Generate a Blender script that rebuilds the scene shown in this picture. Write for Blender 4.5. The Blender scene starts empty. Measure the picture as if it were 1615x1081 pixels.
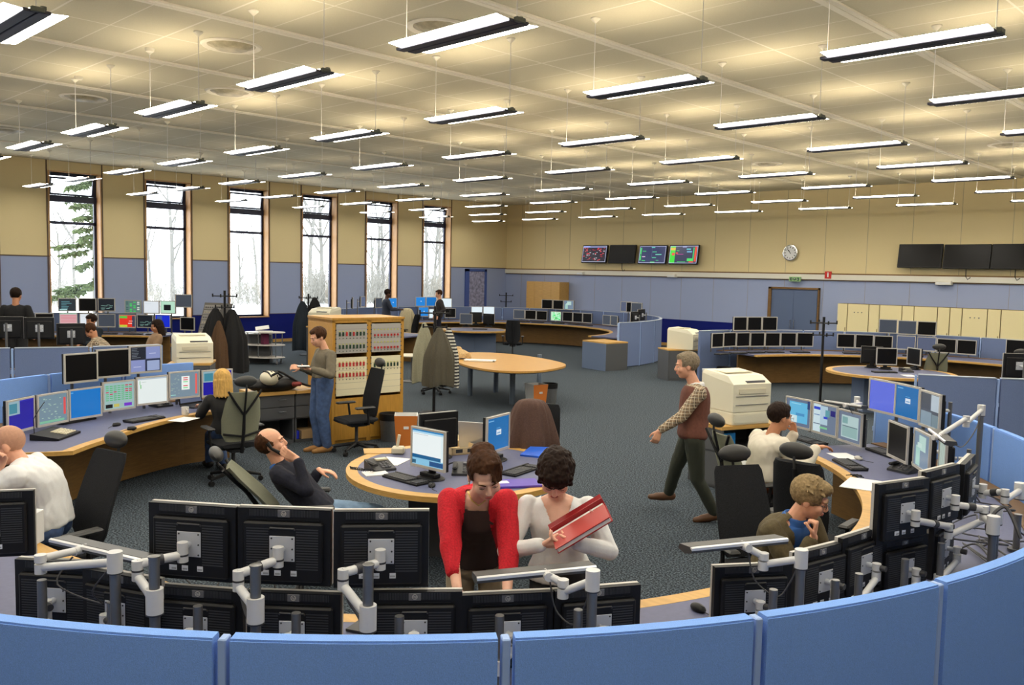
import bpy, bmesh, math, random
from mathutils import Vector, Matrix, Euler, Quaternion
random.seed(7)
PI = math.pi
SC = bpy.context.scene
COL = SC.collection
# ---------------------------------------------------------------- camera, light, exposure
IMG_W, IMG_H = 1615, 1081
CAM_H = 2.45
YAW, PITCH, ROLL, FPX = 0.774122, 0.078772, 0.021129, 1380.52
ROOM_X, ROOM_Y, ROOM_Z = -26.06, 26.21, 5.28
fwd = Vector((-math.sin(YAW)*math.cos(PITCH), math.cos(YAW)*math.cos(PITCH), -math.sin(PITCH)))
r0 = Vector((math.cos(YAW), math.sin(YAW), 0)); u0 = r0.cross(fwd)
RT = r0*math.cos(ROLL) + u0*math.sin(ROLL)
UP = -r0*math.sin(ROLL) + u0*math.cos(ROLL)
cam_data = bpy.data.cameras.new('camera'); cam = bpy.data.objects.new('camera', cam_data); COL.objects.link(cam)
m = Matrix((RT, UP, -fwd)).transposed().to_4x4(); m.translation = (0, 0, CAM_H)
cam.matrix_world = m
cam_data.sensor_width = 36; cam_data.lens = 36*FPX/IMG_W; cam_data.clip_start = .05; cam_data.clip_end = 400
SC.camera = cam
SC.view_settings.view_transform = 'Standard'; SC.view_settings.look = 'None'
SC.view_settings.gamma = 1; SC.view_settings.use_curve_mapping = False
SC.view_settings.exposure = 0.0
LAMP_UP, LAMP_WING = 38.0, 34.0          # tube and reflector emission
world = bpy.data.worlds.new('daylight'); SC.world = world; world.use_nodes = True
bg = world.node_tree.nodes['Background']; bg.inputs[0].default_value = (.86, .93, 1, 1); bg.inputs[1].default_value = 6.0
SC.cycles.max_bounces = 6; SC.cycles.diffuse_bounces = 4; SC.cycles.glossy_bounces = 3; SC.cycles.transparent_max_bounces = 12
SC.cycles.sample_clamp_indirect = 4; SC.cycles.use_denoising = True; SC.cycles.caustics_reflective = False; SC.cycles.caustics_refractive = False
# ---------------------------------------------------------------- finding places in the room
def ray(px, py): return (fwd + RT*((px-IMG_W/2)/FPX) - UP*((py-IMG_H/2)/FPX))
O = Vector((0, 0, CAM_H))
def P(px, py, z=0.0):                 # point at height z seen at px,py
    d = ray(px, py); return O + d*((z-CAM_H)/d.z)
def PD(px, py, dep): return O + ray(px, py)*dep
def PX(px, py, x): d = ray(px, py); return O + d*((x-O.x)/d.x)
def PY(px, py, y): d = ray(px, py); return O + d*((y-O.y)/d.y)
def RC(px, py, c, r, far=False):      # point on the upright cylinder round c
    d = ray(px, py); a = d.x**2+d.y**2; b = -2*(d.x*c[0]+d.y*c[1]); cc = c[0]**2+c[1]**2-r*r
    q = b*b-4*a*cc
    if q < 0: t = -b/(2*a)
    else:
        t1, t2 = (-b-math.sqrt(q))/(2*a), (-b+math.sqrt(q))/(2*a)
        t = t2 if (far or t1 < 0) else t1
    return O + d*t
# ---------------------------------------------------------------- materials
MATS = {}
def srgb(r, g, b):
    f = lambda c: (c/255/12.92) if c/255 <= .04045 else ((c/255+.055)/1.055)**2.4
    return (f(r), f(g), f(b))
def mat(name, col, rough=.6, metal=0, noise=0, scale=40, bump=0, spec=.5, col2=None, stretch=None, emit=0):
    if name in MATS: return MATS[name]
    M = bpy.data.materials.new(name); M.use_nodes = True; nt = M.node_tree; b = nt.nodes['Principled BSDF']
    c = (*col, 1); b.inputs['Base Color'].default_value = c; b.inputs['Roughness'].default_value = rough
    b.inputs['Metallic'].default_value = metal; b.inputs['Specular IOR Level'].default_value = spec
    if emit: b.inputs['Emission Color'].default_value = c; b.inputs['Emission Strength'].default_value = emit
    if noise or bump or col2:
        tc = nt.nodes.new('ShaderNodeTexCoord'); mp = nt.nodes.new('ShaderNodeMapping'); n = nt.nodes.new('ShaderNodeTexNoise')
        nt.links.new(tc.outputs['Object'], mp.inputs[0]); nt.links.new(mp.outputs[0], n.inputs['Vector'])
        if stretch: mp.inputs['Scale'].default_value = stretch
        n.inputs['Scale'].default_value = scale; n.inputs['Detail'].default_value = 3
        mx = nt.nodes.new('ShaderNodeMix'); mx.data_type = 'RGBA'
        lo = tuple(x*(1-noise) for x in col) if col2 is None else col2
        hi = tuple(min(1, x*(1+noise)) for x in col) if col2 is None else col
        mx.inputs[6].default_value = (*lo, 1); mx.inputs[7].default_value = (*hi, 1)
        rp = nt.nodes.new('ShaderNodeMapRange'); rp.inputs[1].default_value = .3; rp.inputs[2].default_value = .7
        nt.links.new(n.outputs[0], rp.inputs[0]); nt.links.new(rp.outputs[0], mx.inputs[0]); nt.links.new(mx.outputs[2], b.inputs['Base Color'])
        if bump:
            bp = nt.nodes.new('ShaderNodeBump'); bp.inputs['Strength'].default_value = bump; bp.inputs['Distance'].default_value = .01
            nt.links.new(n.outputs[0], bp.inputs['Height']); nt.links.new(bp.outputs[0], b.inputs['Normal'])
    MATS[name] = M; return M
def glow(col, s=1.0):                 # light given off by screens and lamps, plus painted sheen on idle screens
    k = 'glow_%s_%.2f' % ('_'.join('%02x' % int(x) for x in col), s)
    if k in MATS: return MATS[k]
    M = bpy.data.materials.new(k); M.use_nodes = True; nt = M.node_tree; b = nt.nodes['Principled BSDF']
    b.inputs['Base Color'].default_value = (.01, .01, .012, 1); b.inputs['Roughness'].default_value = .25
    b.inputs['Emission Color'].default_value = (*srgb(*col), 1); b.inputs['Emission Strength'].default_value = s
    MATS[k] = M; return M
FAB_B = mat('blue_partition_fabric', srgb(124, 164, 232), .9, noise=.12, scale=260, bump=.15, spec=.2)
CREAM = mat('cream_wall_panel', srgb(226, 208, 160), .85, noise=.05, scale=220, bump=.05, spec=.2)
WBLUE = mat('blue_wall_panel', srgb(156, 168, 200), .85, noise=.05, scale=220, bump=.05, spec=.2)
NAVY = mat('navy_wall_base', srgb(14, 26, 110), .8, noise=.15, scale=150, spec=.2)
OAK = mat('oak', srgb(196, 154, 84), .45, noise=.12, scale=4, stretch=(1, 6, 22), spec=.4)
OAKD = mat('oak_veneer', srgb(118, 88, 48), .5, noise=.16, scale=3, stretch=(2, 2, 26), spec=.35)
OAKR = mat('rack_oak', srgb(184, 136, 54), .45, noise=.12, scale=4, stretch=(14, 14, 1.5), spec=.4)
REVEAL = mat('window_reveal_wood', srgb(196, 150, 100), .5, noise=.1, scale=5, stretch=(9, 9, 1))
LINO = mat('slate_blue_desktop', srgb(88, 92, 122), .55, noise=.06, scale=30)
BLK = mat('black_plastic', (.007, .007, .008), .5, spec=.3)
BLKG = mat('glossy_dark_screen', (.003, .003, .004), .35, spec=.2)
DGREY = mat('dark_grey_plastic', (.035, .036, .04), .5)
GREY = mat('grey_plastic', (.13, .13, .14), .5)
SILV = mat('silver_bezel', (.52, .50, .46), .4, metal=.1)
LGREY = mat('light_grey_metal', (.52, .54, .58), .45, metal=.1)
WHT = mat('white_enamel', (.78, .78, .76), .35)
CHR = mat('chrome', (.7, .7, .7), .18, metal=1)
STEEL = mat('dark_steel_tube', (.17, .17, .17), .3, metal=.6)
PAPER = mat('paper', (.82, .81, .78), .8)
PCREAM = mat('cream_plastic', srgb(214, 206, 180), .5)
CABG = mat('dark_grey_cabinet', srgb(78, 80, 84), .6)
SLATEP = mat('grey_blue_panel', srgb(96, 112, 140), .7)
CHF = mat('charcoal_chair_fabric', (.02, .021, .024), .95, noise=.3, scale=200, spec=.1)
MESHG = mat('sage_chair_mesh', srgb(128, 130, 112), .8, noise=.2, scale=300, spec=.2)
NAVYF = mat('navy_window_frame', srgb(18, 26, 62), .4)
# ---------------------------------------------------------------- mesh building
class MB:
    def __init__(s): s.v = []; s.f = []; s.m = []; s.M = Matrix.Identity(4); s.mi = 0
    def add(s, vs, fs):
        n = len(s.v); s.v += [s.M @ Vector(v) for v in vs]; s.f += [[n+i for i in f] for f in fs]; s.m += [s.mi]*len(fs); return s
    def mat(s, i): s.mi = i; return s
    def xf(s, loc=(0, 0, 0), rot=(0, 0, 0)): s.M = Matrix.Translation(loc) @ Euler(rot).to_matrix().to_4x4(); return s
    def box(s, a, b, ch=0):
        (x0, y0, z0), (x1, y1, z1) = a, b
        if ch <= 0:
            return s.add([(x0,y0,z0),(x1,y0,z0),(x1,y1,z0),(x0,y1,z0),(x0,y0,z1),(x1,y0,z1),(x1,y1,z1),(x0,y1,z1)],
                         [(0,3,2,1),(4,5,6,7),(0,1,5,4),(1,2,6,5),(2,3,7,6),(3,0,4,7)])
        vs = []; lo = (x0, y0, z0); hi = (x1, y1, z1); idx = {}
        for sx in (0, 1):
            for sy in (0, 1):
                for sz in (0, 1):
                    c = [(hi if q else lo)[i] for i, q in enumerate((sx, sy, sz))]; d = [(-1 if q else 1)*ch for q in (sx, sy, sz)]
                    for ax in range(3):
                        p = [c[i] + (0 if i == ax else d[i]) for i in range(3)]; idx[(sx, sy, sz, ax)] = len(vs); vs.append(p)
        fs = []
        for ax in range(3):
            o = [i for i in range(3) if i != ax]
            for q in (0, 1):
                r = []
                for (a1, a2) in ((0,0),(1,0),(1,1),(0,1)):
                    k = [0, 0, 0]; k[ax] = q; k[o[0]] = a1; k[o[1]] = a2; r.append(idx[(*k, ax)])
                flip = (q == 0) != (ax == 1); fs.append(r[::-1] if flip else r)
        for ax in range(3):
            o = [i for i in range(3) if i != ax]
            for a1 in (0, 1):
                for a2 in (0, 1):
                    k0 = [0, 0, 0]; k1 = [0, 0, 0]; k1[ax] = 1
                    for k in (k0, k1): k[o[0]] = a1; k[o[1]] = a2
                    fs.append([idx[(*k0, o[0])], idx[(*k1, o[0])], idx[(*k1, o[1])], idx[(*k0, o[1])]])
        for sx in (0, 1):
            for sy in (0, 1):
                for sz in (0, 1): fs.append([idx[(sx, sy, sz, i)] for i in range(3)])
        return s.add(vs, fs)
    def cbox(s, c, d, ch=0): return s.box([c[i]-d[i]/2 for i in range(3)], [c[i]+d[i]/2 for i in range(3)], ch)
    def cyl(s, p0, p1, r0, r1=None, n=12, cap=True):
        r1 = r0 if r1 is None else r1; p0 = Vector(p0); p1 = Vector(p1); d = (p1-p0)
        q = Vector((0, 0, 1)).rotation_difference(d.normalized()) if d.length > 1e-9 else Quaternion()
        vs = []
        for p, r in ((p0, r0), (p1, r1)):
            for i in range(n): a = 2*PI*i/n; vs.append(p + q @ Vector((math.cos(a)*r, math.sin(a)*r, 0)))
        fs = [(i, (i+1) % n, n+(i+1) % n, n+i) for i in range(n)]
        if cap: fs += [tuple(range(n))[::-1], tuple(range(n, 2*n))]
        return s.add(vs, fs)
    def tube(s, pts, r, n=8, cap=True):
        pts = [Vector(p) for p in pts]; vs = []; k = len(pts); q = None; pd = Vector((0, 0, 1))
        for i, p in enumerate(pts):
            d = ((pts[min(i+1, k-1)]-p).normalized() + (p-pts[max(i-1, 0)]).normalized())
            d = d.normalized() if d.length > 1e-6 else pd
            q = (pd.rotation_difference(d) @ q) if q else pd.rotation_difference(d); pd = d
            rr = r[i] if isinstance(r, (list, tuple)) else r
            for j in range(n): a = 2*PI*j/n; vs.append(p + q @ Vector((math.cos(a)*rr, math.sin(a)*rr, 0)))
        fs = [(i*n+j, i*n+(j+1) % n, (i+1)*n+(j+1) % n, (i+1)*n+j) for i in range(k-1) for j in range(n)]
        if cap: fs += [tuple(range(n))[::-1], tuple((k-1)*n+j for j in range(n))]
        return s.add(vs, fs)
    def lathe(s, prof, n=20, c=(0, 0, 0), sy=1.0):
        vs = []
        for r, z in prof:
            for i in range(n): a = 2*PI*i/n; vs.append((c[0]+r*math.cos(a), c[1]+r*sy*math.sin(a), c[2]+z))
        k = len(prof); fs = [(i*n+j, i*n+(j+1) % n, (i+1)*n+(j+1) % n, (i+1)*n+j) for i in range(k-1) for j in range(n)]
        fs += [tuple(range(n))[::-1], tuple((k-1)*n+j for j in range(n))]
        return s.add(vs, fs)
    def ball(s, c, r, n=12, q=None):
        r = (r, r, r) if not isinstance(r, (list, tuple)) else r; c = Vector(c); vs = []; h = max(4, n//2+1)
        for i in range(1, h):
            t = PI*i/h
            for j in range(n):
                a = 2*PI*j/n; v = Vector((r[0]*math.sin(t)*math.cos(a), r[1]*math.sin(t)*math.sin(a), -r[2]*math.cos(t)))
                vs.append(c + (q @ v if q else v))
        b = len(vs); z = Vector((0, 0, r[2])); z = q @ z if q else z; vs += [c-z, c+z]
        fs = [(i*n+j, i*n+(j+1) % n, (i+1)*n+(j+1) % n, (i+1)*n+j) for i in range(h-2) for j in range(n)]
        fs += [(b, (j+1) % n, j) for j in range(n)] + [(b+1, (h-2)*n+j, (h-2)*n+(j+1) % n) for j in range(n)]
        return s.add(vs, fs)
    def prism(s, o, z0, z1):              # outline counter-clockwise, fan-safe shapes or ngons
        n = len(o); vs = [(x, y, z0) for x, y in o] + [(x, y, z1) for x, y in o]
        return s.add(vs, [(i, (i+1) % n, n+(i+1) % n, n+i) for i in range(n)] + [tuple(range(n))[::-1], tuple(range(n, 2*n))])
    def strip(s, A, B, z0, z1, close=True):    # ring segment between curves A (inner) and B (outer)
        n = len(A); vs = []
        for a, b in zip(A, B): vs += [(*a, z0), (*b, z0), (*b, z1), (*a, z1)]
        fs = []
        for i in range(n-1):
            p = 4*i; q = p+4
            fs += [(p, q, q+1, p+1), (p+1, q+1, q+2, p+2), (p+2, q+2, q+3, p+3), (p+3, q+3, q, p)]
        fs += [(0, 1, 2, 3), (4*n-1, 4*n-2, 4*n-3, 4*n-4)]
        return s.add(vs, fs)
    def loft(s, rings, cap=True):
        n = len(rings[0]); vs = [p for r in rings for p in r]; k = len(rings)
        fs = [(i*n+j, i*n+(j+1) % n, (i+1)*n+(j+1) % n, (i+1)*n+j) for i in range(k-1) for j in range(n)]
        if cap: fs += [tuple(range(n))[::-1], tuple((k-1)*n+j for j in range(n))]
        return s.add(vs, fs)
    def build(s, name, mats, parent=None, smooth=False, fix=True):
        me = bpy.data.meshes.new(name); me.from_pydata([tuple(v) for v in s.v], [], s.f)
        for mt in (mats if isinstance(mats, (list, tuple)) else [mats]): me.materials.append(mt)
        me.polygons.foreach_set('material_index', s.m)
        if fix:
            bm = bmesh.new(); bm.from_mesh(me); bmesh.ops.recalc_face_normals(bm, faces=bm.faces); bm.to_mesh(me); bm.free()
        if smooth:
            me.polygons.foreach_set('use_smooth', [True]*len(me.polygons)); me.set_sharp_from_angle(angle=math.radians(40))
        o = bpy.data.objects.new(name, me); COL.objects.link(o)
        if parent: o.parent = parent
        return o
def tag(o, label, cat, group=None, kind=None):
    if label: o['label'] = label
    if cat: o['category'] = cat
    if group: o['group'] = group
    if kind: o['kind'] = kind
    return o
def thing(name, label, cat, loc=(0, 0, 0), rz=0, group=None):
    o = bpy.data.objects.new(name, None); COL.objects.link(o); o.location = loc; o.rotation_euler = (0, 0, rz); o.empty_display_size = .1
    return tag(o, label, cat, group)
def struct(name, mb, mats, parent=None, smooth=False):
    o = mb.build(name, mats, parent, smooth)
    if parent is None: o['kind'] = 'structure'
    return o
def kids(o): return [c for c in bpy.data.objects if c.parent == o]
KIDS = {}
def copy_tree(o, loc=None, rz=None, label=None, group=None, parent=None, tree=None):
    tree = tree if tree is not None else snapshot(o)
    c = o.copy(); COL.objects.link(c); c.parent = parent
    if parent is None:
        if loc is not None: c.location = loc
        if rz is not None: c.rotation_euler = (0, 0, rz)
        if label: c['label'] = label
        if group: c['group'] = group
    for ch, sub in tree: copy_tree(ch, parent=c, tree=sub)
    return c
def snapshot(o):
    by = {}
    for c in bpy.data.objects:
        if c.parent: by.setdefault(c.parent.name, []).append(c)
    def rec(x): return [(c, rec(c)) for c in by.get(x.name, [])]
    return rec(o)
def face_to(d): return math.atan2(d[1], d[0]) + PI/2      # turn local -Y towards d
CN, CB, CC, CD = (-6.0, 5.1), (-19.2, 18.9), (-6.2, 16.9), (-18.9, 6.2)   # centres of the four console rings
def pol(c, r, deg): a = math.radians(deg); return (c[0]+r*math.cos(a), c[1]+r*math.sin(a))
# ================================================================ the room
X0, X1, Y0, Y1, Z1 = ROOM_X, 3.0, -3.0, ROOM_Y, ROOM_Z
def carpet():
    M = mat('speckled_carpet', srgb(104, 110, 118), .95, noise=.0, scale=1, spec=.15)
    nt = M.node_tree; b = nt.nodes['Principled BSDF']
    tc = nt.nodes.new('ShaderNodeTexCoord'); n = nt.nodes.new('ShaderNodeTexNoise'); n.inputs['Scale'].default_value = 62; n.inputs['Detail'].default_value = 4
    cr = nt.nodes.new('ShaderNodeValToRGB'); e = cr.color_ramp.elements
    e[0].position = .40; e[0].color = (*srgb(30, 33, 36), 1); e[1].position = .62; e[1].color = (*srgb(96, 106, 114), 1)
    x = cr.color_ramp.elements.new(.5); x.color = (*srgb(56, 65, 75), 1)
    bp = nt.nodes.new('ShaderNodeBump'); bp.inputs['Strength'].default_value = .3; bp.inputs['Distance'].default_value = .01
    L = nt.links.new; L(tc.outputs['Object'], n.inputs['Vector']); L(n.outputs[0], cr.inputs[0]); L(cr.outputs[0], b.inputs['Base Color'])
    L(n.outputs[0], bp.inputs['Height']); L(bp.outputs[0], b.inputs['Normal']); return M
struct('floor', MB().box((X0-.4, Y0-.2, -.2), (X1+.2, Y1+.2, 0)), carpet())
def ceiling_mat():
    M = mat('ceiling_tiles', srgb(222, 214, 190), .9, noise=0, scale=1, spec=.1)
    nt = M.node_tree; b = nt.nodes['Principled BSDF']; L = nt.links.new
    tc = nt.nodes.new('ShaderNodeTexCoord'); sp = nt.nodes.new('ShaderNodeSeparateXYZ'); L(tc.outputs['Object'], sp.inputs[0])
    def line(ax, period, off, w):
        a = nt.nodes.new('ShaderNodeMath'); a.operation = 'ADD'; a.inputs[1].default_value = off; L(sp.outputs[ax], a.inputs[0])
        d = nt.nodes.new('ShaderNodeMath'); d.operation = 'PINGPONG'; d.inputs[1].default_value = period/2; L(a.outputs[0], d.inputs[0])
        c = nt.nodes.new('ShaderNodeMath'); c.operation = 'LESS_THAN'; c.inputs[1].default_value = w; L(d.outputs[0], c.inputs[0]); return c
    a = line(0, 1.345, 4.15, .012); c = line(1, .6612, -.9, .007); e = line(1, 1.3225, -.9, .013)
    o = nt.nodes.new('ShaderNodeMath'); o.operation = 'MAXIMUM'; L(a.outputs[0], o.inputs[0]); L(c.outputs[0], o.inputs[1])
    o2 = nt.nodes.new('ShaderNodeMath'); o2.operation = 'MAXIMUM'; L(o.outputs[0], o2.inputs[0]); L(e.outputs[0], o2.inputs[1])
    n = nt.nodes.new('ShaderNodeTexNoise'); n.inputs['Scale'].default_value = 60; L(tc.outputs['Object'], n.inputs['Vector'])
    mx0 = nt.nodes.new('ShaderNodeMix'); mx0.data_type = 'RGBA'; mx0.inputs[6].default_value = (*srgb(202, 197, 172), 1); mx0.inputs[7].default_value = (*srgb(214, 209, 186), 1)
    L(n.outputs[0], mx0.inputs[0])
    mx = nt.nodes.new('ShaderNodeMix'); mx.data_type = 'RGBA'; L(mx0.outputs[2], mx.inputs[6]); mx.inputs[7].default_value = (*srgb(232, 228, 214), 1)
    L(o2.outputs[0], mx.inputs[0]); L(mx.outputs[2], b.inputs['Base Color'])
    return M
struct('ceiling', MB().box((X0-.4, Y0-.2, Z1), (X1+.2, Y1+.2, Z1+.2)), ceiling_mat())
BEAM = mat('white_ceiling_beam', srgb(236, 232, 215), .6)
for k in range(9):
    x = -4.15+2.69 - 2.69*k
    struct('trim_%d' % (k+10), MB().box((x-.075, Y0, Z1-.022), (x+.075, Y1, Z1+.05)).box((x-.014, Y0, Z1-.03), (x+.014, Y1, Z1+.01)), BEAM)
# far wall (to the right in the photo)
ZB = 2.66
struct('wall_right', MB().mat(0).box((X0, Y1, ZB), (X1, Y1+.2, Z1)).mat(1).box((X0, Y1, 0), (X1, Y1+.2, ZB))
       .mat(2).box((-20.6, Y1-.02, .1), (-15.2, Y1, .95)), [CREAM, WBLUE, NAVY])
SEAM = mat('panel_seam', srgb(150, 142, 128), .9)
sm = MB()
for i in range(21):
    x = X0+.9+1.3*i; sm.box((x-.004, Y1-.004, .1), (x+.004, Y1, Z1))
struct('trim_1', sm, SEAM)
RAILM = mat('white_trunking', srgb(226, 222, 208), .5)
struct('trim_2', MB().mat(0).box((X0+.02, Y1-.09, 2.46), (X1, Y1, 2.62)).mat(1).box((X0+.02, Y1-.05, 2.62), (X1, Y1, 2.66)).box((X0+.02, Y1-.03, 2.43), (X1, Y1, 2.46)), [RAILM, OAKD])
struct('baseboard_right', MB().box((X0, Y1-.04, 0), (X1, Y1, .1)), OAK)
struct('wall_back', MB().mat(0).box((X0-.4, Y0-.2, ZB), (X1+.2, Y0, Z1)).mat(1).box((X0-.4, Y0-.2, 0), (X1+.2, Y0, ZB)), [CREAM, WBLUE])
struct('wall_near', MB().mat(0).box((X1, Y0, ZB), (X1+.2, Y1+.2, Z1)).mat(1).box((X1, Y0, 0), (X1+.2, Y1+.2, ZB)), [CREAM, WBLUE])
# window wall
WY = [8.36+2.66*k for k in range(-3, 6)]; WW, WZ0, WZ1, TH = 1.40, .87, 4.97, .38
wl = MB()
prev = Y0-.2
for y in WY + [Y1+.2]:
    a, b = prev, y
    last = y > Y1
    wl.mat(0).box((X0-TH, a, ZB), (X0, b, WZ1 if False else Z1)).mat(1).box((X0-TH, a, .95), (X0, b, ZB)).mat(2).box((X0-TH, a, 0), (X0, b, .95))
    if not last:
        wl.mat(0).box((X0-TH, y, WZ1), (X0, y+WW, Z1)).mat(2).box((X0-TH, y, 0), (X0, y+WW, WZ0))
        prev = y+WW
struct('wall_left', wl, [CREAM, WBLUE, NAVY])
LINE = mat('brown_panel_edge', srgb(92, 72, 58), .6)
sm = MB()
prev = Y0
for y in WY + [Y1]:
    sm.box((X0-.001, prev, ZB-.02), (X0+.008, y, ZB+.01)).box((X0-.001, prev, .94), (X0+.006, y, .955))
    prev = y+WW
for y in WY:
    sm.box((X0-.001, y-.05, .95), (X0+.02, y-.02, Z1)).box((X0-.001, y+WW+.02, .95), (X0+.02, y+WW+.045, Z1))
struct('trim_3', sm, LINE)
struct('baseboard_left', MB().box((X0, Y0, 0), (X0+.03, Y1, .1)), OAK)
GL = bpy.data.materials.new('window_glass'); GL.use_nodes = True; nt = GL.node_tree; nt.nodes.clear()
o_ = nt.nodes.new('ShaderNodeOutputMaterial'); t_ = nt.nodes.new('ShaderNodeBsdfTransparent'); g_ = nt.nodes.new('ShaderNodeBsdfGlossy'); x_ = nt.nodes.new('ShaderNodeMixShader')
g_.inputs['Roughness'].default_value = .02; x_.inputs[0].default_value = .05; nt.links.new(t_.outputs[0], x_.inputs[1]); nt.links.new(g_.outputs[0], x_.inputs[2]); nt.links.new(x_.outputs[0], o_.inputs[0])
for k, y in enumerate(WY):
    w = thing('window_%d' % (k+1), None, None, (X0, y, 0)); w['kind'] = 'structure'
    rv = MB().box((-TH, 0, WZ0-.02), (.03, .03, WZ1)).box((-TH, WW-.03, WZ0-.02), (.03, WW, WZ1)).box((-TH, 0, WZ0-.03), (.05, WW, WZ0)).box((-TH, 0, WZ1), (.03, WW, WZ1+.03))
    rv.build('window_reveal', REVEAL, w)
    xf = -TH+.04; f = MB(); t = .065
    f.box((xf, .03, WZ0), (xf+t, .03+.05, WZ1)).box((xf, WW-.10, WZ0), (xf+t, WW-.03, WZ1)).box((xf, .03, WZ0), (xf+t, WW-.03, WZ0+.05)).box((xf, .03, WZ1-.07), (xf+t, WW-.03, WZ1))
    f.box((xf, .03, 4.18), (xf+t+.02, WW-.03, 4.36)).box((xf, .03, 3.56), (xf+t, WW-.03, 3.64))
    f.build('window_frame', NAVYF, w)
    MB().box((xf+.02, .08, WZ0+.05), (xf+.026, WW-.10, 3.56)).box((xf+.02, .08, 3.64), (xf+.026, WW-.10, 4.18)).build('glass', GL, w)
    # tilted-in top sash
    s = MB().xf((xf+.07, 0, 4.37), (0, math.radians(12), 0)); hz = .5
    s.box((0, .09, 0), (.045, .14, hz)).box((0, WW-.17, 0), (.045, WW-.11, hz)).box((0, .09, 0), (.045, WW-.11, .05)).box((0, .09, hz-.05), (.045, WW-.11, hz))
    sash = s.build('sash', NAVYF, w)
    MB().xf((xf+.07, 0, 4.37), (0, math.radians(12), 0)).box((.02, .14, .05), (.026, WW-.17, hz-.05)).build('glass', GL, sash)
# double door in the far wall
a, b = PY(1214, 460, Y1).x, PY(1294, 462, Y1).x
d = thing('door_1', None, None, ((a+b)/2, Y1, 0)); d['kind'] = 'structure'; w2 = (b-a)/2
DB = mat('blue_door', srgb(86, 102, 134), .5)
MB().box((-w2, -.10, 0), (-w2+.10, .02, 2.2)).box((w2-.04, -.10, 0), (w2, .02, 2.2)).box((-w2, -.10, 2.14), (w2, .02, 2.2)).build('door_frame', OAKD, d)
for sx in (-1, 1):
    lf = MB().box((min(0, sx*(w2-.07))+.004, -.05, .01), (max(0, sx*(w2-.07))-.004, .01, 2.14)).build('leaf', DB, d)
    MB().tube([(sx*.06, -.05, .9), (sx*.06, -.1, .9), (sx*.06, -.1, 1.15), (sx*.06, -.05, 1.15)], .012).build('handle', CHR, lf)
# narrow framed notice board by the corner, on the window wall
ya, yb = PX(733, 425, X0).y, PX(767, 425, X0).y
d = thing('notice_board', 'tall pinboard with speckled surface in blue frame, on window wall next to the corner', 'board', (X0+.01, (ya+yb)/2, 0)); h = (yb-ya)/2
MB().box((-.005, -h, .1), (.04, -h+.22, 2.6)).box((-.005, h-.12, .1), (.04, h, 2.6)).box((-.005, -h, 2.5), (.04, h, 2.6)).build('frame', mat('board_frame', srgb(70, 92, 160), .6), d)
MB().box((0, -h+.22, .1), (.02, h-.12, 2.5)).build('board_surface', mat('speckled_board', srgb(150, 150, 178), .8, noise=.4, scale=9), d)

# ---------------------------------------------------------------- suspended lamps
TUBE = glow((255, 234, 200), LAMP_UP); WING = bpy.data.materials.new('lit_reflector'); WING.use_nodes = True
b_ = WING.node_tree.nodes['Principled BSDF']; b_.inputs['Base Color'].default_value = (.8, .78, .7, 1); b_.inputs['Emission Color'].default_value = (1, .94, .82, 1); b_.inputs['Emission Strength'].default_value = LAMP_WING
CHAN = mat('dark_lamp_channel', srgb(62, 62, 74), .5); CAPM = mat('lamp_end_cap', srgb(92, 98, 90), .5)
LZ = 4.42
def make_lamp(TUBE=TUBE, WING=WING):
    L = 1.42
    t = thing('pendant_lamp', 'x', 'ceiling lamp')
    MB().box((-L/2, -.10, -.014), (L/2, -.006, .012), .004).box((-L/2+.03, .006, -.014), (L/2+.02, .10, .012), .004).box((-L/2, -.01, 0), (L/2, .01, .02)).build('channel', CHAN, t)
    for s in (-1, 1):
        w = MB(); w.add([(-L/2+.07, s*.102, .0), (L/2-.01, s*.102, .0), (L/2-.01, s*.235, .012), (-L/2+.07, s*.235, .012),
                         (-L/2+.07, s*.102, .004), (L/2-.01, s*.102, .004), (L/2-.01, s*.235, .016), (-L/2+.07, s*.235, .016)],
                        [(0,1,2,3),(7,6,5,4),(0,4,5,1),(1,5,6,2),(2,6,7,3),(3,7,4,0)])
        w.m = [1 if (i == 1) == (s > 0) and False else 0 for i in range(6)]; w.m[1] = 1; w.build('reflector', [WING, WHT], t)
    MB().box((-L/2+.05, -.04, .022), (L/2-.06, .04, .03)).build('tube', TUBE, t)
    MB().box((L/2-.01, -.05, -.01), (L/2+.035, .05, .03), .006).cyl((L/2-.04, .06, .03), (L/2-.04, .06, .055), .024).build('end_cap', CAPM, t)
    for s in (-1, 1):
        c = MB().cyl((s*(L/2-.02), 0, .03), (s*(L/2-.02), 0, Z1-LZ), .004, n=6).build('cable', WHT, t)
        MB().lathe([(.055, -.0), (.055, -.012), (.02, -.045), (.004, -.06)][::-1], 16, (s*(L/2-.02), 0, Z1-LZ)).build('ceiling_rose', BEAM, c)
    return t
LP = [(j, k) for j in range(10) for k in range(9)]
proto = make_lamp(); tree = snapshot(proto); first = True
WING2 = WING.copy(); WING2.node_tree.nodes['Principled BSDF'].inputs['Emission Strength'].default_value = LAMP_WING*.5   # dimmed by the windows
proto2 = make_lamp(glow((255, 232, 200), LAMP_UP*.22), WING2); tree2 = snapshot(proto2)
ORD = ['corner', 'first', 'second', 'third', 'fourth', 'fifth', 'sixth', 'seventh', 'eighth', 'ninth']
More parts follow.
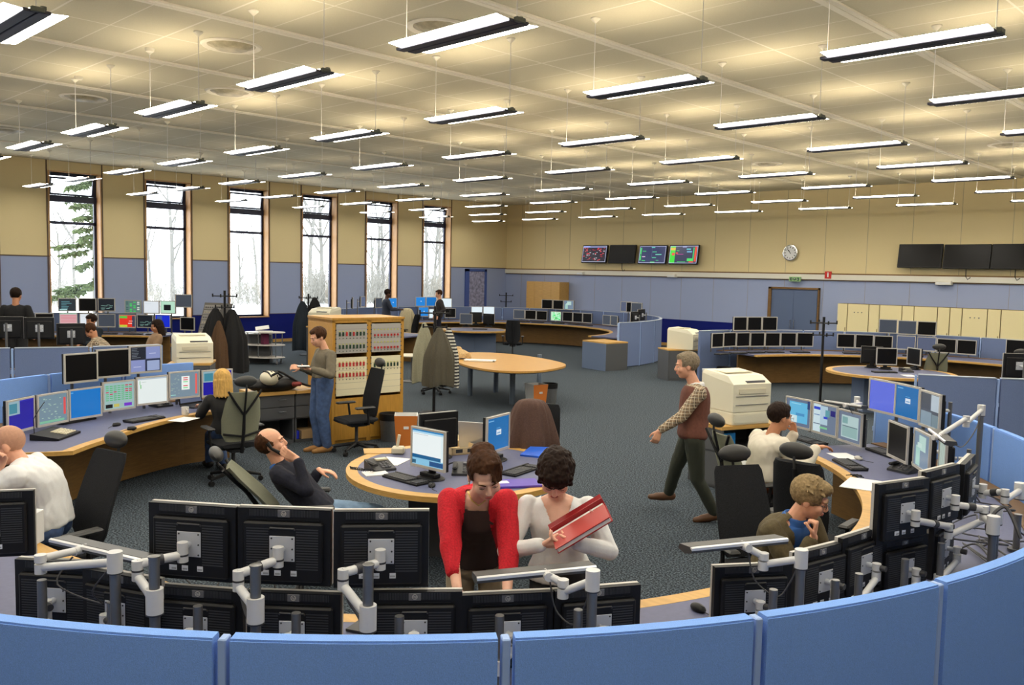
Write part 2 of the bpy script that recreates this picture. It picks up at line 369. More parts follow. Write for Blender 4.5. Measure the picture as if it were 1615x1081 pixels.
for j in range(-1, 9):
    y = 2.36+2.645*j
    for k in range(-1, 9):
        xr = -2.2-2.69*k
        a = Vector((xr-.745, y+.03, LZ)) - O; dep = a.dot(fwd)
        lab = 'suspended fluorescent lamp, row %s from the near wall, %s along toward the windows' % (ORD[j+1], ORD[k+1])
        tr = tree if k < 5 else tree2; pr = proto if k < 5 else proto2
        if first: o = proto; o.location = (xr-.745, y+.03, LZ); first = False; o['label'] = lab; o['group'] = 'suspended twin-reflector lamps'
        else: copy_tree(pr, (xr-.745, y+.03, LZ), 0, lab, 'suspended twin-reflector lamps', tree=tr)
for o_ in [proto2]+[c for c, _ in tree2]+[d for _, q in tree2 for d, _ in q]: bpy.data.objects.remove(o_)
# round air diffusers
proto = thing('air_diffuser', 'x', 'ceiling vent'); 
MB().lathe([(.30, 0), (.33, -.02), (.36, -.02), (.38, 0)], 32).build('outer_ring', BEAM, proto, True)
MB().lathe([(.0, -.04), (.2, -.045), (.25, -.01), (.3, 0)], 32).build('swirl_plate', mat('diffuser_plate', srgb(176, 168, 140), .5, noise=.3, scale=8), proto, True)
tree = snapshot(proto)
for i, ((px, py), lab) in enumerate([((365, 72), 'round ceiling air diffuser, second from the left along the lamp rows, open dish look'), ((692, 43), 'round ceiling air diffuser directly behind the largest central lamp'),
        ((362, 145), 'round ceiling air diffuser just above the lamp left of centre'), ((132, 154), 'round ceiling air diffuser above the upper left lamps'),
        ((8, 205), 'round ceiling air diffuser at the far left edge of the ceiling'), ((1210, 258), 'round ceiling air diffuser over the clock side of the hall'), ((1590, 228), 'round ceiling air diffuser at the far right edge of the ceiling')]):
    q = P(px, py, Z1-.004)
    if i == 0: proto.location = q; proto['label'] = lab; proto['group'] = 'round ceiling diffusers'
    else: copy_tree(proto, q, 0, lab, 'round ceiling diffusers', tree=tree)
for (px, py) in [(236, 76), (124, 121)]:
    q = P(px, py, Z1)
    tag(MB().lathe([(.02, -.05), (.05, -.045), (.06, -.01), (.06, 0)], 16, q).build('smoke_detector', BEAM, None, True), 'small white smoke detector on the ceiling tiles', 'smoke detector', 'ceiling smoke detectors')
# ================================================================ consoles: worktops and partitions
def ring_pts(c, r, a0, a1, n): return [pol(c, r if not callable(r) else r(a0+(a1-a0)*i/n), a0+(a1-a0)*i/n) for i in range(n+1)]
def console(name_label, c, a0, a1, rin, rout=4.88, n=48, zt=.74):
    t = thing('curved_worktop', name_label, 'desk', (c[0], c[1], 0))
    z = (0, 0); f = rin if callable(rin) else (lambda a: rin)
    I = ring_pts(z, f, a0, a1, n); I2 = ring_pts(z, lambda a: f(a)+.10, a0, a1, n); Oo = ring_pts(z, rout, a0, a1, n)
    MB().strip(I2, Oo, zt-.035, zt).build('desktop', LINO, t)
    MB().strip(I, I2, zt-.037, zt+.001).build('edge_band', OAK, t)
    MB().strip(ring_pts(z, lambda a: f(a)+.58, a0, a1, n), ring_pts(z, lambda a: f(a)+.62, a0, a1, n), .02, zt-.04).build('front_panel', OAKD, t)
    MB().strip(ring_pts(z, rout-.18, a0, a1, n), ring_pts(z, rout-.02, a0, a1, n), zt, zt+.012).build('cable_tray', OAKD, t)
    return t
def rin_near(a):
    a = a % 360
    T = [(0, 3.64), (100, 3.7), (184, 3.73), (211, 3.31), (223.5, 3.28), (225.5, 3.78), (258, 3.8), (266, 3.5), (273, 3.36), (292, 3.36), (312, 3.6), (360, 3.64)]
    for (a0, r0_), (a1, r1_) in zip(T, T[1:]):
        if a <= a1: return r0_+(r1_-r0_)*(a-a0)/(a1-a0)
console('curved oak-edged blue worktop ring around the near team, closest to the camera', CN, -184, 60, rin_near, n=244)
console('curved dark desk ring below the windows at the far left', CD, 126, 352, 3.65)
console('curved oak-fronted desk ring in front of the far corner', CB, 4, 285, 3.5)
console('curved oak-fronted desk ring at far right, before the double doors', CC, -66, 166, 3.6)
PANB = FAB_B; TOPR = mat('pale_panel_edge', srgb(150, 176, 222), .6)
def partition(c, a0, step, n, ri, ro, z1, where, rail=False, pmat=None):
    for i in range(n):
        b0 = a0+step*i; g = .35 if step > 0 else -.35
        t = thing('partition_panel', 'curved blue fabric partition panel, number %s of the %s' % (NUM[i], where), 'partition', (*pol(c, ri, b0), 0), 0, where)
        o = Vector(t.location)
        f = lambda pts: [(x-o.x, y-o.y) for x, y in pts]
        A, B = f(ring_pts(c, ri, b0+g, b0+step-g, 8)), f(ring_pts(c, ro, b0+g, b0+step-g, 8))
        p = MB().strip(A, B, .02, z1-.008)
        A2, B2 = f(ring_pts(c, ri+.005, b0+g, b0+step-g, 8)), f(ring_pts(c, ro-.005, b0+g, b0+step-g, 8))
        p.strip(A2, B2, z1-.008, z1)
        p.build('fabric_panel', pmat or PANB, t)
        if rail: MB().strip(f(ring_pts(c, ri-.004, b0+g, b0+step-g, 8)), f(ring_pts(c, ro+.004, b0+g, b0+step-g, 8)), z1, z1+.012).build('top_rail', mat('pale_rail', srgb(176, 186, 200), .5), t)
        m0 = pol(c, (ri+ro)/2, b0); h = math.radians(b0)
        MB().xf((m0[0]-o.x, m0[1]-o.y, 0), (0, 0, h)).cbox((0, 0, z1/2), (abs(ro-ri)-.012, .03, z1-.01), .004).cbox((0, 0, .85), (.02, .09, .05)).build('joint_post', TOPR, t)
NUM = 'one two three four five six seven eight nine ten eleven twelve thirteen fourteen fifteen sixteen seventeen eighteen nineteen twenty twenty-one twenty-two twenty-three twenty-four twenty-five twenty-six'.split()
partition(CN, 62.84, -11.12, 22, 4.92, 4.985, 1.2, 'ring of partitions around the near team')
DFAB = mat('blue_grey_partition_fabric', srgb(108, 124, 162), .9, noise=.12, scale=200, spec=.2)
partition(CD, 358, -11.4, 19, 4.98+.2, 5.04+.2, 1.2, 'partition ring at the far left console', True, DFAB)
partition(CB, -4, 11.4, 24, 4.98, 5.05, 1.2, 'partition ring at the far corner console', True, DFAB)
partition(CC, -68, 11.4, 21, 4.98, 5.05, 1.2, 'partition ring at the far right console', True, DFAB)

# ================================================================ monitors
SW, SH = .405, .335
def seeded(n): return random.Random(n)
BORD = [(0, 0, 1, .025, (186, 192, 226)), (0, .975, 1, 1, (186, 192, 226)), (0, 0, .016, 1, (186, 192, 226)), (.984, 0, 1, 1, (186, 192, 226))]
def design(k):
    R = []; a = R.append
    rnd = seeded(hash(k) % 1000 if False else sum(map(ord, k)))
    if k == 'off': return None, []
    if k == 'haze': return (62, 68, 78), []  # grey glow painted in for the reflection on a switched-off screen
    if k == 'slate': return (84, 92, 116), []  # blue-grey variant of the painted reflection on an idle screen
    if k == 'blue': return (8, 112, 192), [(.02, .9, .1, .94, (90, 170, 220))]
    if k == 'violet': return (92, 108, 214), []
    if k == 'login':
        return (24, 104, 168), [(.06, .9, .3, .93, (120, 180, 220)), (.42, .46, .64, .62, (210, 222, 230)), (.45, .5, .61, .54, (120, 160, 200)), (.42, .66, .6, .68, (90, 160, 210))]
    if k == 'paper': return (226, 234, 232), [(.08, .75, .1, .9, (110, 190, 110)), (.1, .6, .13, .75, (110, 190, 110)), (.15, .84, .3, .85, (150, 170, 160)), (0, .94, 1, 1, (170, 184, 196))]
    if k == 'doc':
        return (232, 240, 240), [(0, .95, 1, 1, (40, 130, 190)), (0, .9, 1, .95, (170, 210, 232)), (0, .2, 1, .3, (18, 92, 140)), (0, .02, 1, .2, (130, 190, 220)), (.0, .04, .12, .14, (30, 90, 120)), (.55, .04, 1, .17, (16, 76, 130)), (.9, .2, 1, .9, (220, 236, 238)), (.05, .86, .5, .87, (180, 180, 190))]
    if k == 'grid':
        for r in range(8):
            for c in range(7):
                a((.06+c*.128, .86-r*.075, .16+c*.128, .895-r*.075, (190, 40, 60) if (r in (3, 4) and c < 3 and (r+c) % 2) or (c > 4 and r in (0, 2, 3)) else (80, 180, 110)))
        R.extend([(.05, .06, .28, .2, (8, 10, 16)), (.32, .08, .5, .2, (190, 180, 90)), (.52, .08, .62, .2, (150, 180, 170)), (.66, .08, .92, .2, (110, 50, 190))])
        return (150, 180, 180), R
    if k == 'map':
        for i in range(34): x, y = rnd.uniform(.05, .8), rnd.uniform(.1, .9); a((x, y, x+.06, y+.015, (170, 200, 180)))
        a((.88, .25, .96, .85, (214, 80, 80))); a((.03, .04, .9, .12, (120, 180, 150)))
        return (112, 136, 150), R
    if k == 'alarm':
        for i in range(20): x, y = rnd.uniform(.03, .3), rnd.uniform(.15, .9); a((x, y, x+.05, y+.012, (170, 190, 170)))
        a((.4, .3, .68, .85, (236, 240, 236)))
        for i, cc in enumerate([(210, 50, 60), (210, 50, 60), (110, 210, 130), (230, 235, 232), (210, 50, 60), (110, 210, 130)]): a((.46, .76-i*.08, .62, .8-i*.08, cc))
        a((.88, .1, .95, .92, (226, 96, 90))); a((.03, .1, .2, .13, (160, 220, 210)))
        return (118, 138, 152), R
    if k == 'split': return (22, 14, 150), [(.0, .55, .45, 1, (140, 170, 180)), (.05, .6, .35, .92, (60, 130, 150)), (.45, .95, 1, 1, (40, 40, 170))]
    if k == 'term':
        a((.0, .5, .5, 1, (20, 26, 40)))
        for i in range(7): a((.05, .93-i*.06, .2+rnd.uniform(0, .25), .945-i*.06, (120, 130, 140)))
        R.extend([(.52, .52, 1, 1, (132, 142, 190)), (0, 0, .48, .48, (132, 142, 190)), (.52, 0, 1, .48, (20, 30, 60)), (.55, .04, .97, .44, (150, 164, 200)), (.62, .72, .85, .74, (200, 205, 230)), (.1, .2, .35, .22, (200, 205, 230))])
        return (60, 66, 90), R
    if k == 'apps':
        R.extend([(.0, .0, .32, 1, (196, 216, 222)), (.02, .8, .3, .9, (30, 60, 190)), (.04, .6, .28, .63, (90, 120, 170)), (.3, .3, .62, .96, (170, 196, 210)), (.52, .6, .7, .84, (90, 150, 160)), (.74, .66, .94, .86, (24, 26, 110)), (.45, .52, .62, .6, (30, 60, 190)), (.3, .15, .62, .22, (120, 190, 140)), (.02, .28, .3, .31, (60, 80, 110))])
        return (104, 118, 140), R
    if k == 'desk': return (96, 110, 134), [(.12, .14, .88, .9, (96, 178, 216)), (.12, .14, .45, .4, (196, 222, 226)), (.2, .82, .6, .85, (150, 210, 230)), (.4, .4, .75, .5, (70, 140, 190)), (.86, .7, .96, 1, (40, 60, 110))]
    if k == 'table': return (104, 116, 136), [(.12, .12, .88, .88, (172, 196, 196)), (.16, .16, .84, .5, (140, 172, 170)), (.16, .6, .4, .82, (120, 160, 160)), (.16, .5, .84, .53, (90, 110, 120))]
    if k == 'notes': return (112, 132, 152), [(.3, .5, .75, .92, (176, 206, 198)), (.12, .05, .4, .6, (160, 200, 190)), (.2, .56, .5, .7, (190, 214, 206))]
    if k == 'sheet': return (118, 134, 132), [(.05+i*.13, .1, .14+i*.13, .85, (160, 176, 164)) for i in range(7)]
    if k == 'quad': return (70, 78, 92), [(.02, .52, .48, .98, (58, 66, 80)), (.55, .5, .98, .98, (172, 186, 196)), (.02, .02, .6, .44, (126, 146, 160)), (.62, .02, .98, .4, (110, 130, 140))]
    if k == 'green':
        for i in range(26): x, y = rnd.uniform(.02, .85), rnd.uniform(.05, .85); a((x, y, x+rnd.uniform(.08, .25), y+.09, rnd.choice([(40, 220, 90), (30, 190, 70), (235, 250, 235), (90, 240, 150)])))
        return (190, 235, 200), R
    if k == 'red': return (220, 50, 30), [(.02, .75, .5, .95, (90, 190, 70)), (.0, .02, .5, .2, (190, 200, 60)), (.55, .3, .9, .36, (240, 220, 210)), (.8, .05, 1, .95, (60, 60, 80)), (.6, .5, .85, .54, (240, 200, 190))]
    if k == 'pink': return (214, 170, 176), [(.05, .15+.13*i, .95, .2+.13*i, (210, 120, 130)) for i in range(6)] + [(0, .92, 1, 1, (150, 200, 180))]
    if k == 'dark1':
        for i in range(5): a((.15, .2+.13*i, .45+rnd.uniform(0, .35), .26+.13*i, (90, 140, 150)))
        a((.05, .05, .5, .15, (160, 200, 200))); return (36, 46, 54), R
    if k == 'dark2':
        for i in range(10): x = rnd.uniform(.05, .7); a((x, rnd.uniform(.1, .9), x+.2, rnd.uniform(.1, .9), (130, 170, 160)))
        R = [(min(p[0], p[2]), min(p[1], p[3]), max(p[0], p[2]), min(p[1], p[3])+.03, p[4]) for p in R]; return (18, 24, 32), R
    if k == 'scope':
        for r in range(6):
            for c in range(4): a((.05+.24*c, .08+.15*r, .2+.24*c, .16+.15*r, [(60, 90, 90), (60, 210, 90), (60, 200, 90), (210, 220, 210)][c] if (r+c) % 3 else (90, 120, 110)))
        return (90, 116, 112), R
    if k == 'plain': return (222, 228, 234), [(.05, .05, .95, .07, (180, 190, 200)), (.1, .8, .5, .82, (190, 200, 210))]
    if k == 'mint': return (180, 220, 196), [(.2, .25, .7, .72, (14, 18, 22))]
    if k == 'royal': return (10, 40, 200), [(.1, .3, .45, .95, (60, 90, 160))]
    if k == 'white': return (226, 240, 246), []
    if k == 'sky': return (30, 130, 214), [(.5, .5, .62, .6, (190, 220, 240))]
    if k == 'wallred':
        for i in range(60): x, y = rnd.uniform(.03, .9), rnd.uniform(.08, .85); a((x, y, x+rnd.uniform(.02, .08), y+.04, rnd.choice([(210, 40, 60), (150, 20, 40), (200, 210, 220), (230, 80, 90)])))
        R.extend([(0, .93, .3, 1, (120, 150, 250)), (0, 0, 1, .03, (210, 215, 230)), (0, .9, 1, .93, (150, 160, 220))]); R += BORD; return (26, 20, 40), R
    if k == 'wallblue':
        R.extend([(.03, .5, .08, .9, (60, 210, 100)), (.03, .15, .08, .45, (60, 210, 100)), (.45, .9, .58, .94, (110, 220, 200)), (.12, .68, .25, .72, (60, 190, 110)), (.5, .64, .66, .68, (80, 200, 150)), (.62, .48, .85, .53, (120, 220, 190)), (.12, .35, .24, .4, (220, 180, 220)), (.5, .3, .66, .34, (90, 210, 160)), (.12, .12, .25, .16, (60, 210, 100)), (.45, .02, .62, .08, (80, 220, 110)), (.48, .34, .485, .9, (110, 120, 170)), (.66, .14, .76, .18, (60, 190, 110))])
        R += BORD; return (44, 54, 96), R
    if k == 'wallgreen':
        R.extend([(.0, .0, .2, 1, (60, 220, 60)), (.02, .75, .2, .9, (230, 190, 60)), (.08, .45, .18, .6, (230, 70, 60)), (.22, .55, .3, .62, (230, 70, 60)), (.24, .7, .34, .74, (60, 210, 90)), (.6, .78, .75, .84, (90, 210, 220)), (.45, .9, .6, .97, (120, 130, 180)), (.62, .62, .8, .7, (100, 170, 210)), (.9, .1, .97, .95, (230, 80, 50)), (.84, .1, .88, .9, (60, 200, 110)), (.65, .12, .84, .28, (70, 220, 100)), (.72, .04, .88, .12, (220, 60, 50)), (.26, .5, .5, .53, (200, 60, 160)), (.3, .06, .6, .1, (60, 200, 110))])
        R += BORD; return (44, 48, 82), R
    return (100, 100, 110), []
def screen_mesh(k, w, h, parent, y=0, name='screen', s=1.0):
    base, R = design(k); mb = MB(); mats = []
    if base is None: mats = [BLKG]
    else: mats = [glow(base, s)]
    mb.box((-w/2, y, -h/2), (w/2, y+.006, h/2)); ix = {}
    for i, (u0, v0, u1, v1, c) in enumerate(R):
        u1, v1 = min(1, u1), min(1, v1)
        if c not in ix: ix[c] = len(mats); mats.append(glow(c, s))
        yy = y-.0006*(1+i*.02); mb.mat(ix[c]).add([((u0-.5)*w, yy, (v0-.5)*h), ((u1-.5)*w, yy, (v0-.5)*h), ((u1-.5)*w, yy, (v1-.5)*h), ((u0-.5)*w, yy, (v1-.5)*h)], [(0, 1, 2, 3)])
    return mb.build(name, mats, parent, fix=False)
LABW = mat('white_sticker', (.75, .77, .8), .5); LABG = mat('barcode_ink', (.1, .1, .1), .6)
def text_mesh(txt, size, matl, name, parent, loc, rot, shear=0, depth=.001):
    cu = bpy.data.curves.new(name, 'FONT'); cu.body = txt; cu.size = size; cu.shear = shear; cu.extrude = depth; cu.align_x = 'CENTER'; cu.align_y = 'CENTER'
    t = bpy.data.objects.new(name+'_c', cu); COL.objects.link(t); dg = bpy.context.evaluated_depsgraph_get()
    me = bpy.data.meshes.new_from_object(t.evaluated_get(dg)); bpy.data.objects.remove(t); me.materials.clear(); me.materials.append(matl)
    o = bpy.data.objects.new(name, me); COL.objects.link(o); o.parent = parent; o.location = loc; o.rotation_euler = rot; return o
def build_monitor(k, style):
    t = thing('monitor', 'x', 'monitor'); W, H = SW, SH
    b = .017; bz = MB()
    for (a0, a1) in (((-W/2, -.02, -H/2), (-W/2+b, -.001, H/2)), ((W/2-b, -.02, -H/2), (W/2, -.001, H/2)), ((-W/2+b, -.02, -H/2), (W/2-b, -.001, -H/2+b+.006)), ((-W/2+b, -.02, H/2-b), (W/2-b, -.001, H/2))): bz.box(a0, a1)
    bz.build('bezel', BLK if style == 'black' else SILV, t)
    s = screen_mesh(k, W-2*b+.004, H-2*b, t, -.012)
    bs = MB().box((-W/2+.001, -.0008, -H/2+.001), (W/2-.001, .028, H/2-.001)).box((-W/2+.03, .02, -H/2+.02), (W/2-.03, .052, H/2-.055), .008)
    det = style in ('near',)
    if det: bs.box((-W/2+.05, .03, H/2-.05), (W/2-.05, .034, H/2-.046))
    sh = bs.build('back_shell', BLK, t)
    if det:
        for sx in (-1, 1):
            g = MB()
            for i in range(16): z = -.09+i*.0115; g.box((min(sx*.06, sx*.155), .05, z), (max(sx*.06, sx*.155), .0535, z+.005))
            g.build('side_vent', DGREY, sh)
        g = MB()
        for i in range(46): x = -.15+i*.0066; g.box((x, .026, H/2-.035), (x+.0033, .030, H/2-.006))
        g.build('top_vent', DGREY, sh)
        MB().tube([(-.055, .052, .082), (-.05, .058, .09), (.05, .058, .09), (.055, .052, .082)], .004, 6).build('grip_slot', DGREY, sh)
        MB().box((-.026, .028, H/2-.037), (.026, .0325, H/2-.006), .001).build('badge', GREY, sh)
        MB().tube([(.0105*math.cos(a*PI/10), .0335, H/2-.021+.0105*math.sin(a*PI/10)) for a in range(21)], .0012, 5).build('logo_ring', SILV, sh)
        text_mesh('hp', .016, SILV, 'logo_letters', sh, (0, .0335, H/2-.021), (PI/2, 0, PI), .25)
        for i, (x, w) in enumerate(((.075, .035), (.02, .028), (-.05, .026))):
            st = MB().mat(0).box((x-w/2, .052, -.118), (x+w/2, .0535, -.095)).mat(1)
            for j in range(7): st.box((x-w/2+.004+j*.003, .0535, -.114), (x-w/2+.0055+j*.003, .0538, -.106))
            st.build('sticker', [LABW, LABG], sh)
    if style in ('arm', 'near'):
        p = MB().mat(0).box((-.055, .052, -.055), (.055, .056, .055), .002).mat(1)
        for x in (-.045, .045):
            for z in (-.045, .045, 0): p.cyl((x, .056, z), (x, .058, z), .004, n=8)
        p.mat(0).cyl((0, .056, 0), (0, .09, 0), .014, n=12)
        pl = p.build('mounting_plate', [LGREY, DGREY], t)
    else:
        z0 = -H/2-.085
        MB().box((-.04, .03, z0+.01), (.04, .055, -.02), .008).box((-.09, -.02, z0+.02), (.09, .05, z0+.05), .004).build('neck', BLK, t)
        MB().lathe([(.13, 0), (.135, .006), (.12, .014), (.06, .022)], 24, (0, .02, z0), .8).build('base', BLK, t)
    return t
MC = {}
def monitor(pos, d, k, label, style='arm', group=None, tilt=0):
    key = (k, style); rz = face_to(d)
    if key not in MC:
        t = build_monitor(k, style); t['label'] = label; t.location = pos; t.rotation_euler = (tilt, 0, rz); MC[key] = (t, snapshot(t))
        if group: t['group'] = group
        return t
    t, tr = MC[key]; c = copy_tree(t, pos, rz, label, group, tree=tr); c.rotation_euler = (tilt, 0, rz)
    if not group and 'group' in c.keys(): del c['group']
    return c
ARMW = mat('pale_grey_arm', (.60, .60, .60), .4); ARMR = mat('arm_joint_rubber', (.03, .03, .035), .5); CABLE = mat('grey_cable', (.05, .05, .055), .6)
def joint(mb, p, up=.042, dn=.042, r=.023):
    mb.cyl(p+Vector((0, 0, .004)), p+Vector((0, 0, up)), r, n=16).cyl(p-Vector((0, 0, dn)), p-Vector((0, 0, .004)), r, n=16)
    return mb
def arm(base, ztop, elbow, end, label, group='monitor arms', r=.021, zc=None, seg_r=.019):
    """chrome post on the desk, white collar, two white tubes meeting at an upright elbow joint"""
    base = Vector(base); t = thing('monitor_mount', label, 'monitor arm', base, 0, group); L = lambda p: Vector(p)-base
    MB().mat(0).cyl((0, 0, .0), (0, 0, ztop-base.z), r, n=16).mat(1).cyl((0, 0, 0), (0, 0, .012), .05, n=20).mat(0).lathe([(r*1.15, ztop-base.z-.004), (r*1.15, ztop-base.z+.002), (r*.6, ztop-base.z+.003)], 16).build('post', [STEEL, DGREY], t, True)
    for zz in (.33, .66):
        pass
    e = L(elbow); n = L(end); c = Vector((0, 0, (zc if zc else e.z+base.z)-base.z))
    MB().mat(0).cyl(c-Vector((0, 0, .05)), c+Vector((0, 0, .05)), r+.013, n=18).mat(1).cyl(c-Vector((0, 0, .056)), c-Vector((0, 0, .05)), r+.014, n=18).build('collar', [ARMW, ARMR], t, True)
    lo, hi = e-Vector((0, 0, .026)), e+Vector((0, 0, .026)); dz = n-hi; tail = n-dz.normalized()*.0
    a = MB().mat(0); joint(a, e).mat(1).cyl(e-Vector((0, 0, .004)), e+Vector((0, 0, .004)), .024, n=14).mat(0).cyl(c, lo, seg_r, n=12)
    a.build('lower_arm', [ARMW, ARMR], t, True)
    b = MB().mat(0).cyl(hi, n, seg_r, n=12); joint(b, n, .055, .03).mat(1).cyl(n-Vector((0, 0, .004)), n+Vector((0, 0, .004)), .024, n=14)
    q = hi.lerp(n, .45); b.cyl(q-dz.normalized()*.02, q+dz.normalized()*.02, seg_r+.004, n=12)
    b.build('upper_arm', [ARMW, ARMR], t, True)
    return t
def simple_arm(pos, d, label, zdesk=.752):
    """post and short bracket behind a far monitor"""
    d = Vector((d[0], d[1], 0)).normalized(); base = Vector((pos.x, pos.y, 0))-d*.17; base.z = zdesk
    t = thing('monitor_mount', label, 'monitor arm', base, 0, 'monitor arms behind the far screens')
    MB().cyl((0, 0, 0), (0, 0, max(.2, pos.z+.08-zdesk)), .018, n=8).build('post', STEEL, t)
    e = Vector(pos)-d*.1-base
    MB().cyl((0, 0, e.z), e, .016, n=8).build('upper_arm', ARMW, t)
def row(c, r, far, where, rowname, items, style='arm', arms=True, aim=None, push=0):
    """items: (px, py, screen, turn)"""
    n = len(items); Q = [RC(it[0], it[1], c, r, far) for it in items]
    for _ in range(30):
        for a, b in zip(Q, Q[1:]):
            v = b-a; v.z = 0; l = v.length
            if .2 < l < .418: v *= (.4185-l)/l/2; a -= v*(2 if push else 1); b += v*(0 if push else 1)
    if arms:
        for q in Q: q.z = max(q.z, .935)
    for i, it in enumerate(items):
        px, py, k = it[:3]; turn = math.radians(it[3]) if len(it) > 3 else 0
        q = Q[i]; d = Vector((c[0]-q.x, c[1]-q.y, 0)).normalized() if aim is None else Vector(aim).normalized()
        d.rotate(Euler((0, 0, turn)))
        look = {'off': 'switched-off', 'haze': 'painted grey sheen', 'slate': 'painted blue-grey sheen'}.get(k, 'lit %s' % DESC.get(k, k))
        posn = ORD[i] if n > 1 else 'only'
        lab = 'monitor, %s, %s from left, %s, %s' % (look, posn, rowname, where)
        monitor(q, d, k, lab, style)
        if arms: simple_arm(q, d, 'slim post behind %s monitor from left, %s, %s' % (posn, rowname, where))
DESC = dict(blue='plain blue screen', violet='violet-blue screen', login='blue login screen', paper='white graph screen', doc='white document', grid='green and red table', map='grey map', alarm='alarm list', split='navy and grey', term='four windows', apps='many windows', desk='pale blue window', table='grey table window', notes='pale notes', sheet='grey columns', quad='four grey panes', green='bright green', red='bright red', pink='pink lines', dark1='dark text', dark2='dark traces', scope='green indicator grid', plain='white page', mint='pale green with black square', royal='royal blue', white='white', sky='sky blue')
# near ring, left side
row(CN, 4.55, True, 'near left console', 'upper row', [(131, 580, 'off', -6), (177, 573, 'off', -6), (226, 567, 'term', -4)])
row(CN, 4.25, True, 'near left console', 'lower row', [(48, 657, 'split', 4), (82, 645, 'map', 0), (134, 636, 'blue', -4), (187, 624, 'grid', -4), (246, 615, 'paper', -2), (290, 607, 'alarm', 0), (342, 604, 'split', 0)], push=1)
# near ring, right side
row(CN, 4.3, True, 'near right console', 'left screen bank', [(1262, 652, 'desk', 0), (1302, 662, 'apps', 0), (1340, 674, 'table', 0)])
row(CN, 4.55, True, 'near right console', 'upper bank', [(1398, 627, 'violet', 4), (1432, 635, 'login', 2), (1463, 646, 'quad', -2)])
row(CN, 4.25, True, 'near right console', 'lower bank', [(1418, 697, 'off', 0), (1456, 712, 'notes', 0), (1489, 722, 'sheet', -4)])
# far right ring
row(CC, 4.6, True, 'far right console', 'left upper row', [(1168, 511, 'off'), (1189, 511, 'off'), (1213, 511, 'off')])
row(CC, 4.4, True, 'far right console', 'long lower row', [(1135, 537, 'off'), (1151, 536, 'off'), (1170, 536, 'off'), (1192, 536, 'off'), (1220, 536, 'off'), (1243, 536, 'off'), (1267, 536, 'off')])
row(CC, 4.6, True, 'far right console', 'right upper row', [(1401, 515, 'haze'), (1431, 517, 'haze'), (1461, 518.5, 'off')])
row(CC, 4.4, True, 'far right console', 'right lower row', [(1335, 538, 'off'), (1363, 539, 'off'), (1392, 541, 'off'), (1429, 541, 'slate'), (1462, 543, 'slate'), (1493, 546, 'off'), (1524, 548, 'off'), (1602, 548, 'off')])
# far corner ring
row(CB, 4.6, True, 'far corner console', 'upper row', [(863, 480, 'off'), (881, 481, 'off'), (897, 481.5, 'notes')])
row(CB, 4.4, True, 'far corner console', 'lower row', [(819, 496, 'haze'), (837, 497, 'off'), (854, 498, 'off'), (877, 499, 'green'), (896, 500, 'off'), (911, 501, 'off'), (926.5, 502, 'off'), (957, 505, 'haze'), (969, 506, 'haze')])
row(CB, 4.5, True, 'far corner console', 'right-end upper cluster', [(988, 484, 'slate', 40), (997, 485, 'off', 40), (1004, 486, 'haze', 40)])
row(CB, 4.5, True, 'far corner console', 'window-end upper row', [(663, 476, 'sky'), (680, 476, 'blue'), (704, 478, 'white')])
row(CB, 4.3, True, 'far corner console', 'window-end lower row', [(669, 492, 'sky'), (683, 495, 'white'), (710, 494, 'off'), (752, 491, 'white'), (771, 491, 'white')])
row(CB, 4.3, True, 'far corner console', 'cluster behind the switch rack', [(556, 478, 'haze'), (572, 476, 'slate'), (597, 478, 'haze'), (619, 478, 'sky')])
row(CB, 4.45, False, 'far corner console', 'near right limb', [(982, 523, 'off'), (1000, 501, 'off', -10), (1011, 497, 'off', -20)])
# far left ring
row(CD, 4.6, True, 'far left console', 'upper row', [(106, 481, 'dark1'), (138, 481, 'off'), (168, 481, 'dark2'), (210, 484, 'scope'), (239, 485, 'plain'), (266, 485, 'mint'), (289, 475, 'haze', 25)])
row(CD, 4.4, True, 'far left console', 'lower row', [(70, 505, 'off'), (108, 504, 'pink'), (141, 505, 'plain'), (167, 506, 'haze'), (201, 507, 'red'), (229, 507, 'dark2'), (257, 507, 'royal'), (296, 511, 'off')])
row(CD, 4.6, False, 'far left console', 'near row of dark backs', [(14, 517, 'off'), (62, 518, 'off'), (112, 527, 'off')])

row(CC, 4.5, False, 'far right console', 'near side', [(1606, 577, 'off')])
